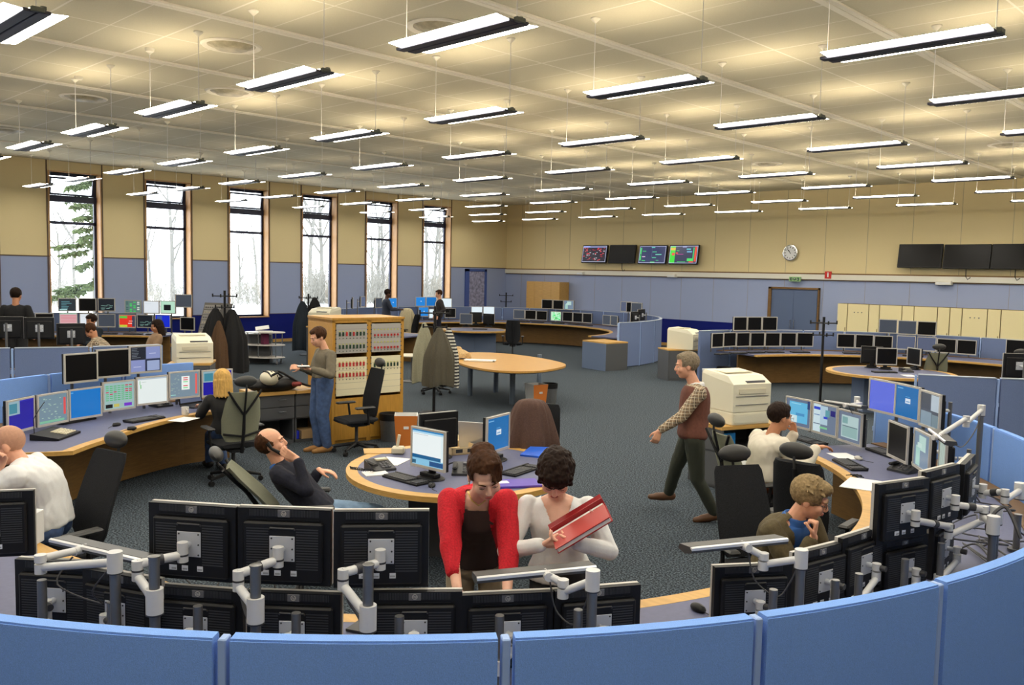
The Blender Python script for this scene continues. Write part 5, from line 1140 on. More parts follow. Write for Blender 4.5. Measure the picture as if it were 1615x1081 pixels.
# keyboards along the far consoles
def far_keys(c, r, items, where):
    for i, (px, py) in enumerate(items):
        q = RC(px, py, c, r, True); q.z = .745; keyboard(q, face_to((c[0]-q.x, c[1]-q.y)), 'small black keyboard, %s from left on the %s' % (ORD[i+1], where))
far_keys(CC, 4.05, [(1140, 553), (1165, 553), (1192, 552), (1222, 552), (1262, 552), (1345, 553), (1385, 556), (1440, 560)], 'far right console')
far_keys(CB, 4.0, [(826, 505), (848, 506), (880, 508), (905, 510), (925, 512)], 'far corner console')
far_keys(CD, 4.0, [(120, 520), (170, 520), (210, 522), (245, 522)], 'far left console')
# ================================================================ people
from mathutils import noise as mnoise
UPV = Vector((0, 0, 1))
def V(*a): return Vector(a)
def rc(mb, a, b, ra, rb, n=12):
    a = Vector(a); b = Vector(b); d = (b-a); d = d.normalized() if d.length > 1e-5 else UPV
    mb.tube([a-d*ra*.96, a-d*ra*.72, a-d*ra*.38, a, b, b+d*rb*.38, b+d*rb*.72, b+d*rb*.96], [ra*.28, ra*.69, ra*.93, ra, rb, rb*.93, rb*.69, rb*.28], n)
def remesh(mb, name, mt, parent, vox, sm=4, wr=0, wf=14, cut=None, sf=.5):
    o = mb.build(name, mt, None); md = o.modifiers.new('r', 'REMESH'); md.mode = 'VOXEL'; md.voxel_size = vox; md.use_smooth_shade = True
    if sm: s_ = o.modifiers.new('s', 'SMOOTH'); s_.factor = sf; s_.iterations = sm
    dg = bpy.context.evaluated_depsgraph_get(); dg.update(); me = bpy.data.meshes.new_from_object(o.evaluated_get(dg)); o.modifiers.clear(); o.data = me; me.name = name
    if cut:
        bm = bmesh.new(); bm.from_mesh(me); dl = [v for v in bm.verts if cut(v.co)]; bmesh.ops.delete(bm, geom=dl, context='VERTS'); bm.to_mesh(me); bm.free()
    if wr:
        nv = len(me.vertices); co = [0.0]*(3*nv); no = [0.0]*(3*nv); me.vertices.foreach_get('co', co); me.vertex_normals.foreach_get('vector', no); nf = mnoise.noise
        for i in range(0, 3*nv, 3):
            x, y, z = co[i:i+3]; k = (nf((x*wf, y*wf, z*wf*.6))+.5*nf((x*wf*2.3+5, y*wf*2.3, z*wf*1.6)))*wr
            co[i] = x+no[i]*k; co[i+1] = y+no[i+1]*k; co[i+2] = z+no[i+2]*k
        me.vertices.foreach_set('co', co)
    me.materials.clear(); me.materials.append(mt)
    me.polygons.foreach_set('use_smooth', [True]*len(me.polygons)); o.parent = parent; return o
def ik(a, c, l1, l2, hint):
    a = Vector(a); c = Vector(c); d = c-a; L = d.length
    if L > (l1+l2)*.999: d = d*((l1+l2)*.999/L); L = d.length; c = a+d
    x = (L*L+l1*l1-l2*l2)/(2*L); h = math.sqrt(max(0, l1*l1-x*x)); u = d/L; hp = Vector(hint)-u*Vector(hint).dot(u); hp = hp.normalized() if hp.length > 1e-4 else UPV
    return a+u*x+hp*h, c
def hand(mb, w, dr, nrm, thumb, curl=.35, s=1.0, spread=.12):
    """palm, four fingers and a thumb; nrm is where the palm faces"""
    dr = Vector(dr).normalized(); nrm = Vector(nrm); nrm = (nrm-dr*nrm.dot(dr)).normalized(); sd = dr.cross(nrm)*thumb
    for i, (o, L) in enumerate(((.030, .92), (.010, 1.0), (-.010, .95), (-.029, .76))):
        k = w+dr*.088*s+sd*o*s; rc(mb, w+sd*o*.55*s+dr*.012, k, .0135*s, .0115*s, 8)
        p = k; d = (dr+sd*o*spread*14).normalized(); ang = 0
        for L1, r_ in ((.042, .0092), (.026, .0083), (.02, .0075)):
            ang = curl*(1.15 if L1 > .04 else 1.25); ax = d.cross(nrm).normalized(); d = Quaternion(ax, ang) @ d; q_ = p+d*L1*L*s; rc(mb, p, q_, r_*s, r_*s*.93, 8); p = q_
            nrm_ = nrm
    t0 = w+sd*.018*s+dr*.015; t1 = t0+(sd*.75+dr*.75+nrm*.35).normalized()*.042*s; t2 = t1+(sd*.35+dr*.95+nrm*(.3+curl*.5)).normalized()*.032*s; t3 = t2+(dr+nrm*(.2+curl*.7)).normalized()*.024*s
    rc(mb, t0, t1, .015*s, .0115*s, 8); rc(mb, t1, t2, .011*s, .0098*s, 8); rc(mb, t2, t3, .0096*s, .0085*s, 8)
def torso(mb, J, g=0.0, lo=-.02, hi=1.0, fem=False, bust=0, belly=0):
    pel, N = J['pel'], J['neck']; X = J['X']; sp = (N-pel); L = sp.length; u = sp/L
    prof = [(-.10, .13, .10), (-.03, .168 if not fem else .172, .118), (.12, .165, .112), (.32, .145 if not fem else .128, .10+belly), (.52, .155 if not fem else .14, .108+belly*.6+bust*.3), (.70, .17 if not fem else .152, .115+bust), (.84, .172 if not fem else .156, .102+bust*.3), (.93, .145 if not fem else .13, .082), (.985, .085, .065), (1.03, .062, .058)]
    prof = [(t, a, b+(bust*.3 if .5 < t < .8 else 0)) for t, a, b in prof]; fine = []
    for i in range(len(prof)-1):
        p0, p1, p2, p3 = prof[max(i-1, 0)], prof[i], prof[i+1], prof[min(i+2, len(prof)-1)]
        for q in range(4):
            f = q/4; fine.append((p1[0]+(p2[0]-p1[0])*f,)+tuple(.5*(2*p1[k]+(p2[k]-p0[k])*f+(2*p0[k]-5*p1[k]+4*p2[k]-p3[k])*f*f+(3*p1[k]-p0[k]-3*p2[k]+p3[k])*f**3) for k in (1, 2)))
    fine.append(prof[-1])
    R = []
    for t, a, b in fine:
        if t < lo or t > hi: continue
        bend = J.get('bend', 0)*math.sin(PI*max(0, min(1, t))); c = pel+sp*t - J['Fp']*bend
        Xt = X.lerp(J.get('XS', X), max(0, min(1, t))).normalized(); Ft = Xt.cross(u).normalized(); Ft = -Ft if Ft.dot(J['F']) < 0 else Ft
        R.append([c+Xt*((a+g)*math.cos(2*PI*i/20))+Ft*((b+g)*math.sin(2*PI*i/20)) for i in range(20)])
    mb.loft(R)
def person(label, J, look, cloth, vox=.008, group=None, name='person'):
    s = J.get('s', 1.0); F = Vector(J['F']); F.z = 0; F.normalize(); J['F'] = F; X = UPV.cross(F); J['X'] = X; sp = (J['neck']-J['pel']).normalized(); J['Fp'] = (F-sp*F.dot(sp)).normalized()
    XS = Vector(J.get('XS', X)).normalized(); J['XS'] = XS; fem = look.get('fem', False); shw = J.get('shw', .165 if fem else .185)*s
    base = Vector((J['pel'].x, J['pel'].y, 0)); t = thing(name, label, 'person', base, 0, group)
    for k in list(J):
        if isinstance(J[k], Vector) and k in ('pel', 'neck', 'head'): J[k] = J[k]-base
    loc = lambda p: Vector(p)-base
    pel, N, H = J['pel'], J['neck'], J['head']; sdir = (N-pel).normalized()
    S = {'L': N-sdir*.055*s+XS*shw, 'R': N-sdir*.055*s-XS*shw}
    if 'shL' in J: S['L'] = loc(J['shL'])
    if 'shR' in J: S['R'] = loc(J['shR'])
    hip = {'L': pel+X*.088*s-sdir*.03, 'R': pel-X*.088*s-sdir*.03}
    A = {}
    for k in 'LR':
        w, d, n, c = J['hand'+k][:4]; w = loc(w); e, w = ik(S[k], w, .285*s, .25*s, J.get('elb'+k, -F*.5-UPV+(X if k == 'L' else -X)*.6)); A[k] = (e, w, Vector(d), Vector(n), c)
    Lg = {}
    for k in 'LR':
        a = loc(J['foot'+k]); kn, a = ik(hip[k], a, .44*s, .42*s, J.get('knee'+k, F)); Lg[k] = (kn, a)
    Hf = Vector(J['face']).normalized(); Hu = Vector(J.get('hup', UPV)); Hx = Hu.cross(Hf).normalized(); Hu = Hf.cross(Hx).normalized()
    body_s = s; hs_ = s*J.get('hd', 1.07); h = lambda x, f, u: H+(Hx*x+Hf*f+Hu*u)*hs_
    Q = Matrix((Hx, Hf, Hu)).transposed().to_quaternion()
    far = vox > .014
    b = MB(); torso(b, J, -.004, fem=fem, bust=look.get('bust', 0), belly=look.get('belly', 0))
    for k in 'LR':
        e, w, d, n, c = A[k]; rc(b, S[k], e, .05*s, .040*s); rc(b, e, w, .039*s, .026*s)
        b.ball(S[k]-sdir*.015, .055*s, 10); rc(b, N-sdir*.02+(S[k]-N)*.15, N-sdir*.035+(S[k]-N)*.8, .05*s, .05*s)
        if far: rc(b, w, w+d.normalized()*.12*s, .028*s, .024*s, 8)
        else: hand(b, w, d, n, 1 if k == 'R' else -1, c, s*look.get('hs', 1.0))
        kn, a = Lg[k]; rc(b, hip[k], kn, .082*s, .054*s); rc(b, kn, a, .053*s, .036*s); td = Vector(J.get('toe'+k, F)).normalized()
        rc(b, a-UPV*.03*s-td*.02, a-UPV*.055*s+td*.15*s, .034*s, .026*s)
    rc(b, N-sdir*.04, h(0, -.015, -.055), .060*s if not fem else .052*s, .052*s if not fem else .045*s)
    b.ball(h(0, -.012, .028), (.076*hs_, .096*hs_, .09*hs_), 22, Q).ball(h(0, .02, -.03), (.064*hs_, .072*hs_, .085*hs_), 20, Q).ball(h(0, .047, -.085), (.036*hs_, .034*hs_, .027*hs_), 14, Q)
    b.ball(h(0, .075, .022), (.05*hs_, .018*hs_, .012*hs_), 12, Q)
    for x in (-1, 1): b.ball(h(x*.076, -.008, -.012), (.009*hs_, .019*hs_, .031*hs_), 10, Q).ball(h(x*.04, .06, -.03), (.024*hs_, .026*hs_, .026*hs_), 10, Q)
    rc(b, h(0, .088, .008), h(0, .104, -.026), .0085*hs_, .0115*hs_, 8); b.ball(h(0, .098, -.034), (.017*hs_, .012*hs_, .009*hs_), 8, Q)
    b.ball(h(0, .084, -.056), (.024*hs_, .012*hs_, .007*hs_), 10, Q).ball(h(0, .082, -.066), (.021*hs_, .012*hs_, .008*hs_), 10, Q)
    SK = mat('skin_%s' % look.get('skin', 'fair'), {'fair': srgb(224, 168, 138), 'pale': srgb(232, 182, 156), 'tan': srgb(196, 138, 104), 'dark': srgb(92, 62, 48)}[look.get('skin', 'fair')], .5, noise=.05, scale=30, spec=.35)
    remesh(b, 'body', SK, t, vox*.72, 2 if not far else 3, sf=.35)
    # face details
    if not far:
        LIP = mat('lips', srgb(176, 92, 84), .45); EYE = mat('eye_white', srgb(226, 220, 212), .2); IR = mat('iris', (.03, .02, .015), .15); BR = look.get('browm', look['hairm'])
        lip = MB().ball(h(0, .094, -.0565), (.02*hs_, .0065*hs_, .0042*hs_), 12, Q).ball(h(0, .0925, -.0645), (.017*hs_, .0065*hs_, .0048*hs_), 12, Q); lip.build('lips', LIP, t, True)
        for x in (-1, 1):
            ey = MB().mat(0).ball(h(x*.031, .073, .002), .0125*hs_, 12, Q).mat(1).ball(h(x*.031, .0805, -.001), (.0055*hs_, .0055*hs_, .0055*hs_), 10, Q); ey.build('eye', [EYE, IR], t, True)
            MB().mat(0).ball(h(x*.031, .0745, .0045), (.0145*hs_, .0125*hs_, .0095*hs_), 12, Q).build('eyelid', SK, t, True)
            MB().tube([h(x*.019, .0865, -.0035), h(x*.031, .0885, -.0055), h(x*.044, .084, -.002)], .0013*hs_, 5).build('eyelash', IR, t)
            MB().tube([h(x*.014, .094, .019), h(x*.03, .092, .026), h(x*.047, .08, .02)], [.0022*hs_, .0034*hs_, .0018*s], 6).build('eyebrow', BR, t)
    # clothes
    fit = cloth.get('fit', 1.0)
    if cloth.get('top'):
        mt, sl = cloth['top'], cloth.get('sleeve', 1.0); g = cloth.get('g', .012); c_ = MB(); torso(c_, J, g, lo=cloth.get('hem', -.11), hi=cloth.get('neckhi', 1.0), fem=fem, bust=look.get('bust', 0), belly=look.get('belly', 0))
        for k in 'LR':
            e, w, d, n, c = A[k]; g2 = g*.6+.004; rc(c_, S[k], e, .050*s+g2, .042*s+g2)
            if sl > 0: m2 = e.lerp(w, sl-.06) if sl < 1 else e.lerp(w, .97); rc(c_, e, m2, .041*s+g2, (.029 if sl > .7 else .036)*s+g2*.8)
            c_.ball(S[k]-sdir*.02, (.048 if fem else .056)*s+g*.8, 12); rc(c_, N-sdir*.03+(S[k]-N)*.2, N-sdir*.035+(S[k]-N)*.8, .046*s+g, .05*s+g*.8)
        ct = cloth.get('cut'); hh = dict(N=N, pel=pel, F=J['Fp'], X=X, u=sdir, XS=XS)
        remesh(c_, cloth.get('topname', 'jumper'), mt, t, vox*.9, 3, cloth.get('wr', .005), 11, (lambda p: ct(p, hh)) if ct else None)
    for nm_, mt_, g_, cut_, opt in cloth.get('layers', []):
        c_ = MB(); torso(c_, J, g_, lo=opt.get('lo', -.1), hi=opt.get('hi', 1.0), fem=fem, bust=look.get('bust', 0), belly=look.get('belly', 0))
        if opt.get('shoulder'):
            for k in 'LR': c_.ball(S[k]-sdir*.01, .058*s+g_, 12)
        if opt.get('collar'): c_.loft([[N+sdir*dz+(XS*math.cos(2*PI*i/18)+J['Fp']*math.sin(2*PI*i/18))*r_ for i in range(18)] for dz, r_ in ((-.05, .095), (-.02, .085), (.015, .078), (.03, .066), (.0, .05), (-.04, .05))])
        hh = dict(N=N, pel=pel, F=J['Fp'], X=X, u=sdir, XS=XS); remesh(c_, nm_, mt_, t, vox*.9, 2, opt.get('wr', .003), 12, (lambda p: cut_(p, hh)) if cut_ else None)
    if cloth.get('legs'):
        c_ = MB(); torso(c_, J, .012, lo=-.11, hi=.18, fem=fem)
        for k in 'LR':
            kn, a = Lg[k]; rc(c_, hip[k], kn, .092*s*fit, .066*s*fit); rc(c_, kn, a.lerp(kn, .04), .064*s*fit, .052*s*fit)
        remesh(c_, 'trousers', cloth['legs'], t, vox*1.05, 3, .006, 9)
    for k in 'LR':
        kn, a = Lg[k]; td = Vector(J.get('toe'+k, F)).normalized(); sh = MB(); rc(sh, a-UPV*.035*s-td*.035, a-UPV*.05*s+td*.12*s, .046*s, .040*s); rc(sh, a-UPV*.05*s+td*.05, a-UPV*.058*s+td*.185*s, .042*s, .030*s)
        remesh(sh, 'shoe', cloth.get('shoes', BLK), t, max(vox, .009), 2)
    # hair
    st = look['hair']; HM = look['hairm']; hb = MB(); q_ = lambda p: ((p-H).dot(Hx)/hs_, (p-H).dot(Hf)/hs_, (p-H).dot(Hu)/hs_)
    if st != 'none':
        g = .012
        if st == 'fringe':
            hb.ball(h(0, -.02, .022), (.083*hs_, .100*hs_, .092*hs_), 22, Q); cut = lambda p: (lambda x, f, u: f > .03-max(0, u-.02)*.9 or u < -.085 or (f > -.01 and u < -.012))(*q_(p))
        elif st == 'stubble':
            hb.ball(h(0, -.014, .029), (.0775*hs_, .0972*hs_, .0908*hs_), 22, Q); cut = lambda p: (lambda x, f, u: f > .035+max(0, u)*.2 or u < -.075 or (f > -.02 and u < -.01))(*q_(p))
        elif st == 'short':
            hb.ball(h(0, -.018, .036), (.087*hs_, .104*hs_, .096*hs_), 24, Q).ball(h(0, .02, .085), (.062*hs_, .065*hs_, .035*hs_), 16, Q); cut = lambda p: (lambda x, f, u: (f > .048 and u < .062) or (f > -.03 and u < -.005 and f > -.045) or u < -.06)(*q_(p))
        elif st == 'messy':
            hb.ball(h(0, -.02, .036), (.092*hs_, .108*hs_, .098*hs_), 24, Q).ball(h(0, .03, .085), (.068*hs_, .07*hs_, .04*hs_), 16, Q)
            rn = seeded(9)
            for i in range(70): a, bq = rn.uniform(0, 2*PI), rn.uniform(.0, 1.3); d0 = Hx*math.cos(a)*math.sin(bq)+Hf*math.sin(a)*math.sin(bq)+Hu*math.cos(bq); p0 = h(0, -.015, .03)+d0*.092*hs_; rc(hb, p0, p0+(d0*.5+Hf*.25+Hx*rn.uniform(-.5, .5)-Hu*.2)*.04*hs_, .009*hs_, .003*hs_, 6)
            cut = lambda p: (lambda x, f, u: (f > .062 and u < .05) or (f > -.03 and u < -.02) or u < -.085)(*q_(p))
        elif st == 'bob':
            hb.ball(h(0, -.016, .034), (.094*hs_, .112*hs_, .10*hs_), 26, Q).ball(h(0, -.035, -.03), (.088*hs_, .085*hs_, .08*hs_), 20, Q).ball(h(0, .045, .062), (.075*hs_, .058*hs_, .05*hs_), 18, Q)
            rn = seeded(4)
            for i in range(26): x = (i/25-.5)*.15; rc(hb, h(x, .075-abs(x)*.25, .08-abs(x)*.2), h(x*1.1, .094-abs(x)*.55, .03-rn.uniform(0, .02)-abs(x)*.3), .012*hs_, .006*hs_, 6)
            for i in range(22): a = math.radians(200+i*140/21-0); rc(hb, h(.085*math.cos(a), -.02+.09*math.sin(a), -.03), h(.092*math.cos(a), -.02+.095*math.sin(a), -.105-rn.uniform(0, .02)), .016*hs_, .006*hs_, 6)
            cut = lambda p: (lambda x, f, u: (f > .06 and u < .012) or (f > .02 and u < -.03 and abs(x) < .07))(*q_(p))
        elif st == 'bun':
            hb.ball(h(0, -.016, .034), (.085*hs_, .106*hs_, .098*hs_), 26, Q).ball(h(0, -.07, .10), (.06*hs_, .045*hs_, .028*hs_), 16, Q).ball(h(0, -.05, -.04), (.07*hs_, .06*hs_, .05*hs_), 14, Q)
            for i in range(12): rc(hb, h(.0+i*.005, .045, .11), h(.022+i*.0042, .096-i*.0045, .045-i*.0045), .011*hs_, .007*hs_, 6)
            cut = lambda p: (lambda x, f, u: (f > .05 and u < .078+.1*x and not (x > .012 and u > .0)) or (f > -.005 and u < .0 and abs(x) < .09) or u < -.1)(*q_(p))
        elif st == 'long':
            hb.ball(h(0, -.02, .034), (.094*hs_, .112*hs_, .10*hs_), 26, Q); rn = seeded(6)
            for i in range(60): a = math.radians(165+i*210/59); rr = .088; rc(hb, h(rr*math.cos(a), -.02+.1*math.sin(a), .0), h((rr+.012)*math.cos(a), -.02+.1*math.sin(a), -.15-rn.uniform(0, .05)), .016*hs_, .007*hs_, 6)
            cut = lambda p: (lambda x, f, u: (f > .055 and u < .05) or (f > .03 and u < .0))(*q_(p))
        remesh(hb, 'hair', HM, t, max(.005, vox*.7), 2 if not far else 1, .0 if st == 'stubble' else (.009 if st == 'bob' else .003 if st == 'messy' else .0045), 60 if st != 'bob' else 42, cut)
    if look.get('beard'): remesh(MB().ball(h(0, .03, -.075), (.062*hs_, .062*hs_, .045*hs_), 16, Q), 'beard', HM, t, vox*.7, 1, .003, 60, lambda p: (lambda x, f, u: u > -.045 or f < .02)(*q_(p)))
    if look.get('glasses'):
        gl = MB()
        for x in (-1, 1):
            gl.tube([h(x*.033+.024*math.cos(a*PI/8), .098, .0+.016*math.sin(a*PI/8)) for a in range(17)], .0016, 5).tube([h(x*.057, .098, .004), h(x*.076, .06, .006), h(x*.08, -.005, .004)], .0018, 5)
        gl.tube([h(-.01, .1, .002), h(.01, .1, .002)], .0018, 5).build('glasses', look['glasses'], t)
    return t, h, A, base
def fan(*pairs): return dict(pairs)
HBR = mat('dark_brown_hair', srgb(62, 38, 22), .6, spec=.12, noise=.35, scale=60, stretch=(1, 1, .2)); HDK = mat('dark_hair', srgb(34, 22, 16), .6, spec=.12, noise=.3, scale=70); HBL = mat('blonde_hair', srgb(196, 156, 88), .6, spec=.15, noise=.25, scale=60, stretch=(1, 1, .15)); HGR = mat('grey_hair', srgb(128, 116, 98), .7, spec=.1, noise=.3, scale=60); HSA = mat('sandy_grey_hair', srgb(138, 118, 86), .7, spec=.1, noise=.35, scale=60); HST = mat('cropped_stubble', srgb(186, 140, 114), .7, noise=.08, scale=90)
REDW = mat('red_cardigan_wool', srgb(190, 22, 38), .9, noise=.22, scale=110, bump=.3); BRT = mat('dark_brown_top', srgb(58, 44, 42), .85); WTP = mat('white_knit', srgb(232, 232, 230), .8, bump=.05, noise=.02, scale=100); KHT = mat('khaki_trousers', srgb(160, 146, 124), .85, noise=.08, scale=20); BTR = mat('black_trousers', (.014, .014, .016), .85)
JNS = mat('blue_jeans', srgb(62, 84, 124), .85, noise=.25, scale=18); JNL = mat('light_jeans', srgb(116, 142, 170), .85, noise=.2, scale=14); OLS = mat('olive_grey_shirt', srgb(104, 96, 80), .8, noise=.08, scale=30); NVJ = mat('dark_navy_jumper', srgb(20, 22, 38), .9, noise=.3, scale=60); BSH = mat('beige_shirt', srgb(222, 214, 196), .8); CRD = mat('rust_corduroy', srgb(126, 66, 30), .85, noise=.15, scale=60); OLJ = mat('olive_jacket', srgb(82, 72, 48), .9, noise=.15, scale=90); BLS = mat('blue_shirt', srgb(46, 96, 168), .8); BSHO = mat('brown_leather', srgb(92, 60, 36), .5); TANSH = mat('tan_suede_shoe', srgb(142, 102, 54), .8); GRT = mat('dark_green_trousers', srgb(58, 62, 52), .9); BVST = mat('brown_waistcoat', srgb(98, 58, 46), .9, noise=.12, scale=40)
def plaid():
    M = mat('brown_plaid', srgb(150, 130, 104), .85); nt = M.node_tree; L = nt.links.new; tc = nt.nodes.new('ShaderNodeTexCoord'); sp = nt.nodes.new('ShaderNodeSeparateXYZ'); L(tc.outputs['Object'], sp.inputs[0]); prev = None
    for ax, per, w, col in ((2, .062, .009, srgb(60, 52, 46)), (0, .06, .009, srgb(66, 56, 50)), (2, .031, .003, srgb(220, 206, 180)), (0, .03, .003, srgb(214, 200, 172))):
        d = nt.nodes.new('ShaderNodeMath'); d.operation = 'PINGPONG'; d.inputs[1].default_value = per/2; L(sp.outputs[ax], d.inputs[0]); c = nt.nodes.new('ShaderNodeMath'); c.operation = 'LESS_THAN'; c.inputs[1].default_value = w; L(d.outputs[0], c.inputs[0])
        g = nt.nodes.new('ShaderNodeMath'); g.operation = 'MULTIPLY'; g.inputs[1].default_value = .75; L(c.outputs[0], g.inputs[0])
        mx = nt.nodes.new('ShaderNodeMix'); mx.data_type = 'RGBA'; mx.inputs[6].default_value = (*srgb(138, 116, 92), 1)
        if prev: L(prev.outputs[2], mx.inputs[6])
        mx.inputs[7].default_value = (*col, 1); L(g.outputs[0], mx.inputs[0]); prev = mx
    L(prev.outputs[2], nt.nodes['Principled BSDF'].inputs['Base Color']); return M
PLAID = plaid()
def floor_at(p, dr=0, df=0, z=.085): v = Vector((p.x, p.y, 0))+rt*dr+fw*df; v.z = z; return v
def comp(p, k): d = p-k['N']; return d.dot(k['X']), d.dot(k['F']), d.dot(k['u'])
# 1 woman in red cardigan
pel = PD(752, 893, 5.06); pel.z = .80
def cut_card(p, k): x, f, u = comp(p, k); return f > .0 and abs(x) < .06+max(0, -u-.03)*.13
def cut_round(p, k): x, f, u = comp(p, k); return (u > -.035 and f > -.02) or u > -.012
pr, h1, A1, b1 = person('woman in a red cardigan leaning forward onto the near desk', dict(pel=pel, neck=PD(753, 778, 4.74), head=PD(765, 749, 4.50), F=-fw, face=-fw*.80+rt*.22-UPV*.52, hup=UPV*.8-fw*.5, s=.98, bend=.02,
    handR=(PD(722, 938, 4.42), -fw*.8-UPV*.5, -UPV, .25), handL=(PD(800, 938, 4.42), -fw*.8-UPV*.5, -UPV, .25), elbR=-rt*1+fw*.4, elbL=rt*1+fw*.4, footL=floor_at(pel, .13, .3), footR=floor_at(pel, -.13, .3), shw=.16, hd=1.1),
    dict(hair='bun', hairm=HBR, skin='pale', fem=True, bust=.015), dict(top=REDW, sleeve=.62, g=.022, hem=-.02, wr=.006, cut=cut_card, topname='cardigan', legs=KHT, fit=1.04,
    layers=[('brown_top', BRT, .019, cut_round, dict(lo=.08, hi=.97))]), .0075)
NL = J_ = None
MB().tube([PD(738, 776, 4.66)-b1, PD(744, 790, 4.61)-b1, PD(755, 798, 4.6)-b1, PD(766, 790, 4.61)-b1, PD(771, 777, 4.66)-b1], .004, 6).build('necklace', mat('gold', (.6, .42, .15), .3, metal=1), pr, True)
MB().ball(h1(-.078, .0, -.045), .006, 8).build('earring', mat('gold', (.6, .42, .15), .3, metal=1), pr, True)
# 2 woman in white with red binder
pel = PD(884, 908, 4.82)
def cut_v(p, k): x, f, u = comp(p, k); return (f > .0 and u > -.18+abs(x)*2.2 and abs(x) < .085) or u > -.006+abs(x)*.0 and abs(x) < .085
pr, h2, A2, b2 = person('woman in a white V-neck jumper looking down at the red binder she holds', dict(pel=pel, neck=PD(879, 783, 4.78), head=PD(876, 748, 4.64), F=-fw, face=-fw*.66-rt*.04-UPV*.76, hup=UPV*.6-fw*.75, s=.98,
    handR=(PD(853, 860, 4.50), rt*.95-fw*.1+UPV*.05, UPV*.5+fw*.3, .6), handL=(PD(908, 857, 4.48), -rt*1+UPV*.02-fw*.1, UPV*.9+fw*.3, .45), elbR=-rt*.9+fw*.5-UPV*.6, elbL=rt*.9+fw*.3-UPV*.6, footL=floor_at(pel, .11, .02), footR=floor_at(pel, -.11, .02), shw=.165, hd=1.1),
    dict(hair='bob', hairm=HDK, skin='pale', fem=True, bust=.016), dict(top=WTP, sleeve=1.0, g=.012, hem=-.03, wr=.004, cut=cut_v, legs=BTR), .0075)
t = thing('ring_binder', 'open red ring binder with papers held by the woman in white', 'binder', PD(917, 832, 4.46)); RB = mat('binder_red', srgb(150, 16, 24), .4)
X_ = (rt*.84+UPV*.54).normalized(); Y_ = (fw*.95+UPV*.12-rt*.05).normalized(); Y_ = (Y_-X_*Y_.dot(X_)).normalized(); Nn = X_.cross(Y_)
t.rotation_euler = Matrix((X_, Y_, Nn)).transposed().to_euler()
MB().box((-.16, -.10, -.014), (.16, .12, -.010)).build('back_cover', RB, t); MB().box((-.155, -.095, -.010), (.15, .11, .008)).build('pages', PAPER, t)
MB().box((-.16, -.10, .010), (.155, .075, .015)).build('front_cover', mat('binder_pinkish', srgb(176, 64, 60), .4), t); MB().xf((0, .11, -.01), (math.radians(30), 0, 0)).box((-.16, .0, .0), (.16, .075, .005)).build('raised_cover', RB, t); MB().box((-.16, .118, -.014), (.16, .124, .03)).build('spine', RB, t)
MB().tube([(.07, .06, .008), (.08, .06, .035), (.09, .06, .008)], .003, 6).build('ring_clip', CHR, t)
# 3 walking man
pel = PD(1092, 684, 8.6)
F3 = (-rt).normalized()
pr, h3, A3, b3 = person('grey-haired man in brown waistcoat over plaid shirt walking left across the carpet', dict(pel=pel, neck=PD(1098, 606, 8.62), head=PD(1083, 577, 8.6), F=F3, face=F3-UPV*.12+fw*.1, s=1.02,
    handL=(PD(1040, 680, 8.45), F3*.35-UPV, fw*.8, .5), handR=(PD(1108, 690, 8.85), -UPV-F3*.1, F3, .4), elbL=-F3-UPV*.3-fw*.2, elbR=-F3, footL=V(*P(1126, 824))+UPV*.10, footR=V(*P(1050, 801))+UPV*.10, kneeL=F3+UPV*.0, kneeR=F3, toeL=F3-UPV*.12, toeR=F3+UPV*.05, shw=.2),
    dict(hair='short', hairm=HGR, skin='fair', belly=.02), dict(top=PLAID, topname='plaid_shirt', sleeve=.95, g=.016, hem=-.08, legs=GRT, fit=1.1, shoes=BSHO,
    layers=[('waistcoat', BVST, .030, lambda p, k: (lambda x, f, u: u > -.02)(*comp(p, k)), dict(lo=-.12, hi=.97)), ('white_collar', WTP, .0, lambda p, k: (lambda x, f, u: u < -.03)(*comp(p, k)), dict(lo=.9, hi=1.0, collar=True))]), .010)
# 4 man in jeans reading
pel = PD(509, 606, 11.75); pel.z = .985; F4 = (-rt*.8-fw*.55).normalized()
pr, h4, A4, b4 = person('man in olive shirt and blue jeans standing beside the switch rack', dict(pel=pel, neck=PD(514, 552, 11.78), head=PD(502, 532, 11.7), F=F4, face=F4-UPV*.38, s=1.02,
    handL=(PD(492, 583, 11.45), -rt*.9+UPV*.0, UPV*.8+fw*.1, .5), handR=(PD(474, 580, 11.6), -rt*.8+UPV*.1-fw*.2, -UPV*.3+fw*.5, .55), elbL=-UPV*.8+rt*.7-fw*.3, elbR=-UPV, footL=floor_at(pel, .07, -.04), footR=floor_at(pel, -.06, .04), toeL=F4, toeR=F4, kneeL=F4, kneeR=F4, shw=.19),
    dict(hair='short', hairm=HBR, skin='fair'), dict(top=OLS, topname='shirt', sleeve=.97, g=.022, hem=.0, wr=.008, legs=JNS, fit=1.28, shoes=TANSH, layers=[('belt', BLK, .022, None, dict(lo=.0, hi=.14))] if False else [], ), .011)
t = thing('booklet', 'small dark booklet held by the man in jeans', 'booklet', PD(480, 578, 11.42), YAW+.3); MB().box((-.09, -.06, -.01), (.07, .06, 0)).build('cover', BLK, t); MB().box((-.085, -.055, 0), (.065, .055, .008)).build('pages', PAPER, t)
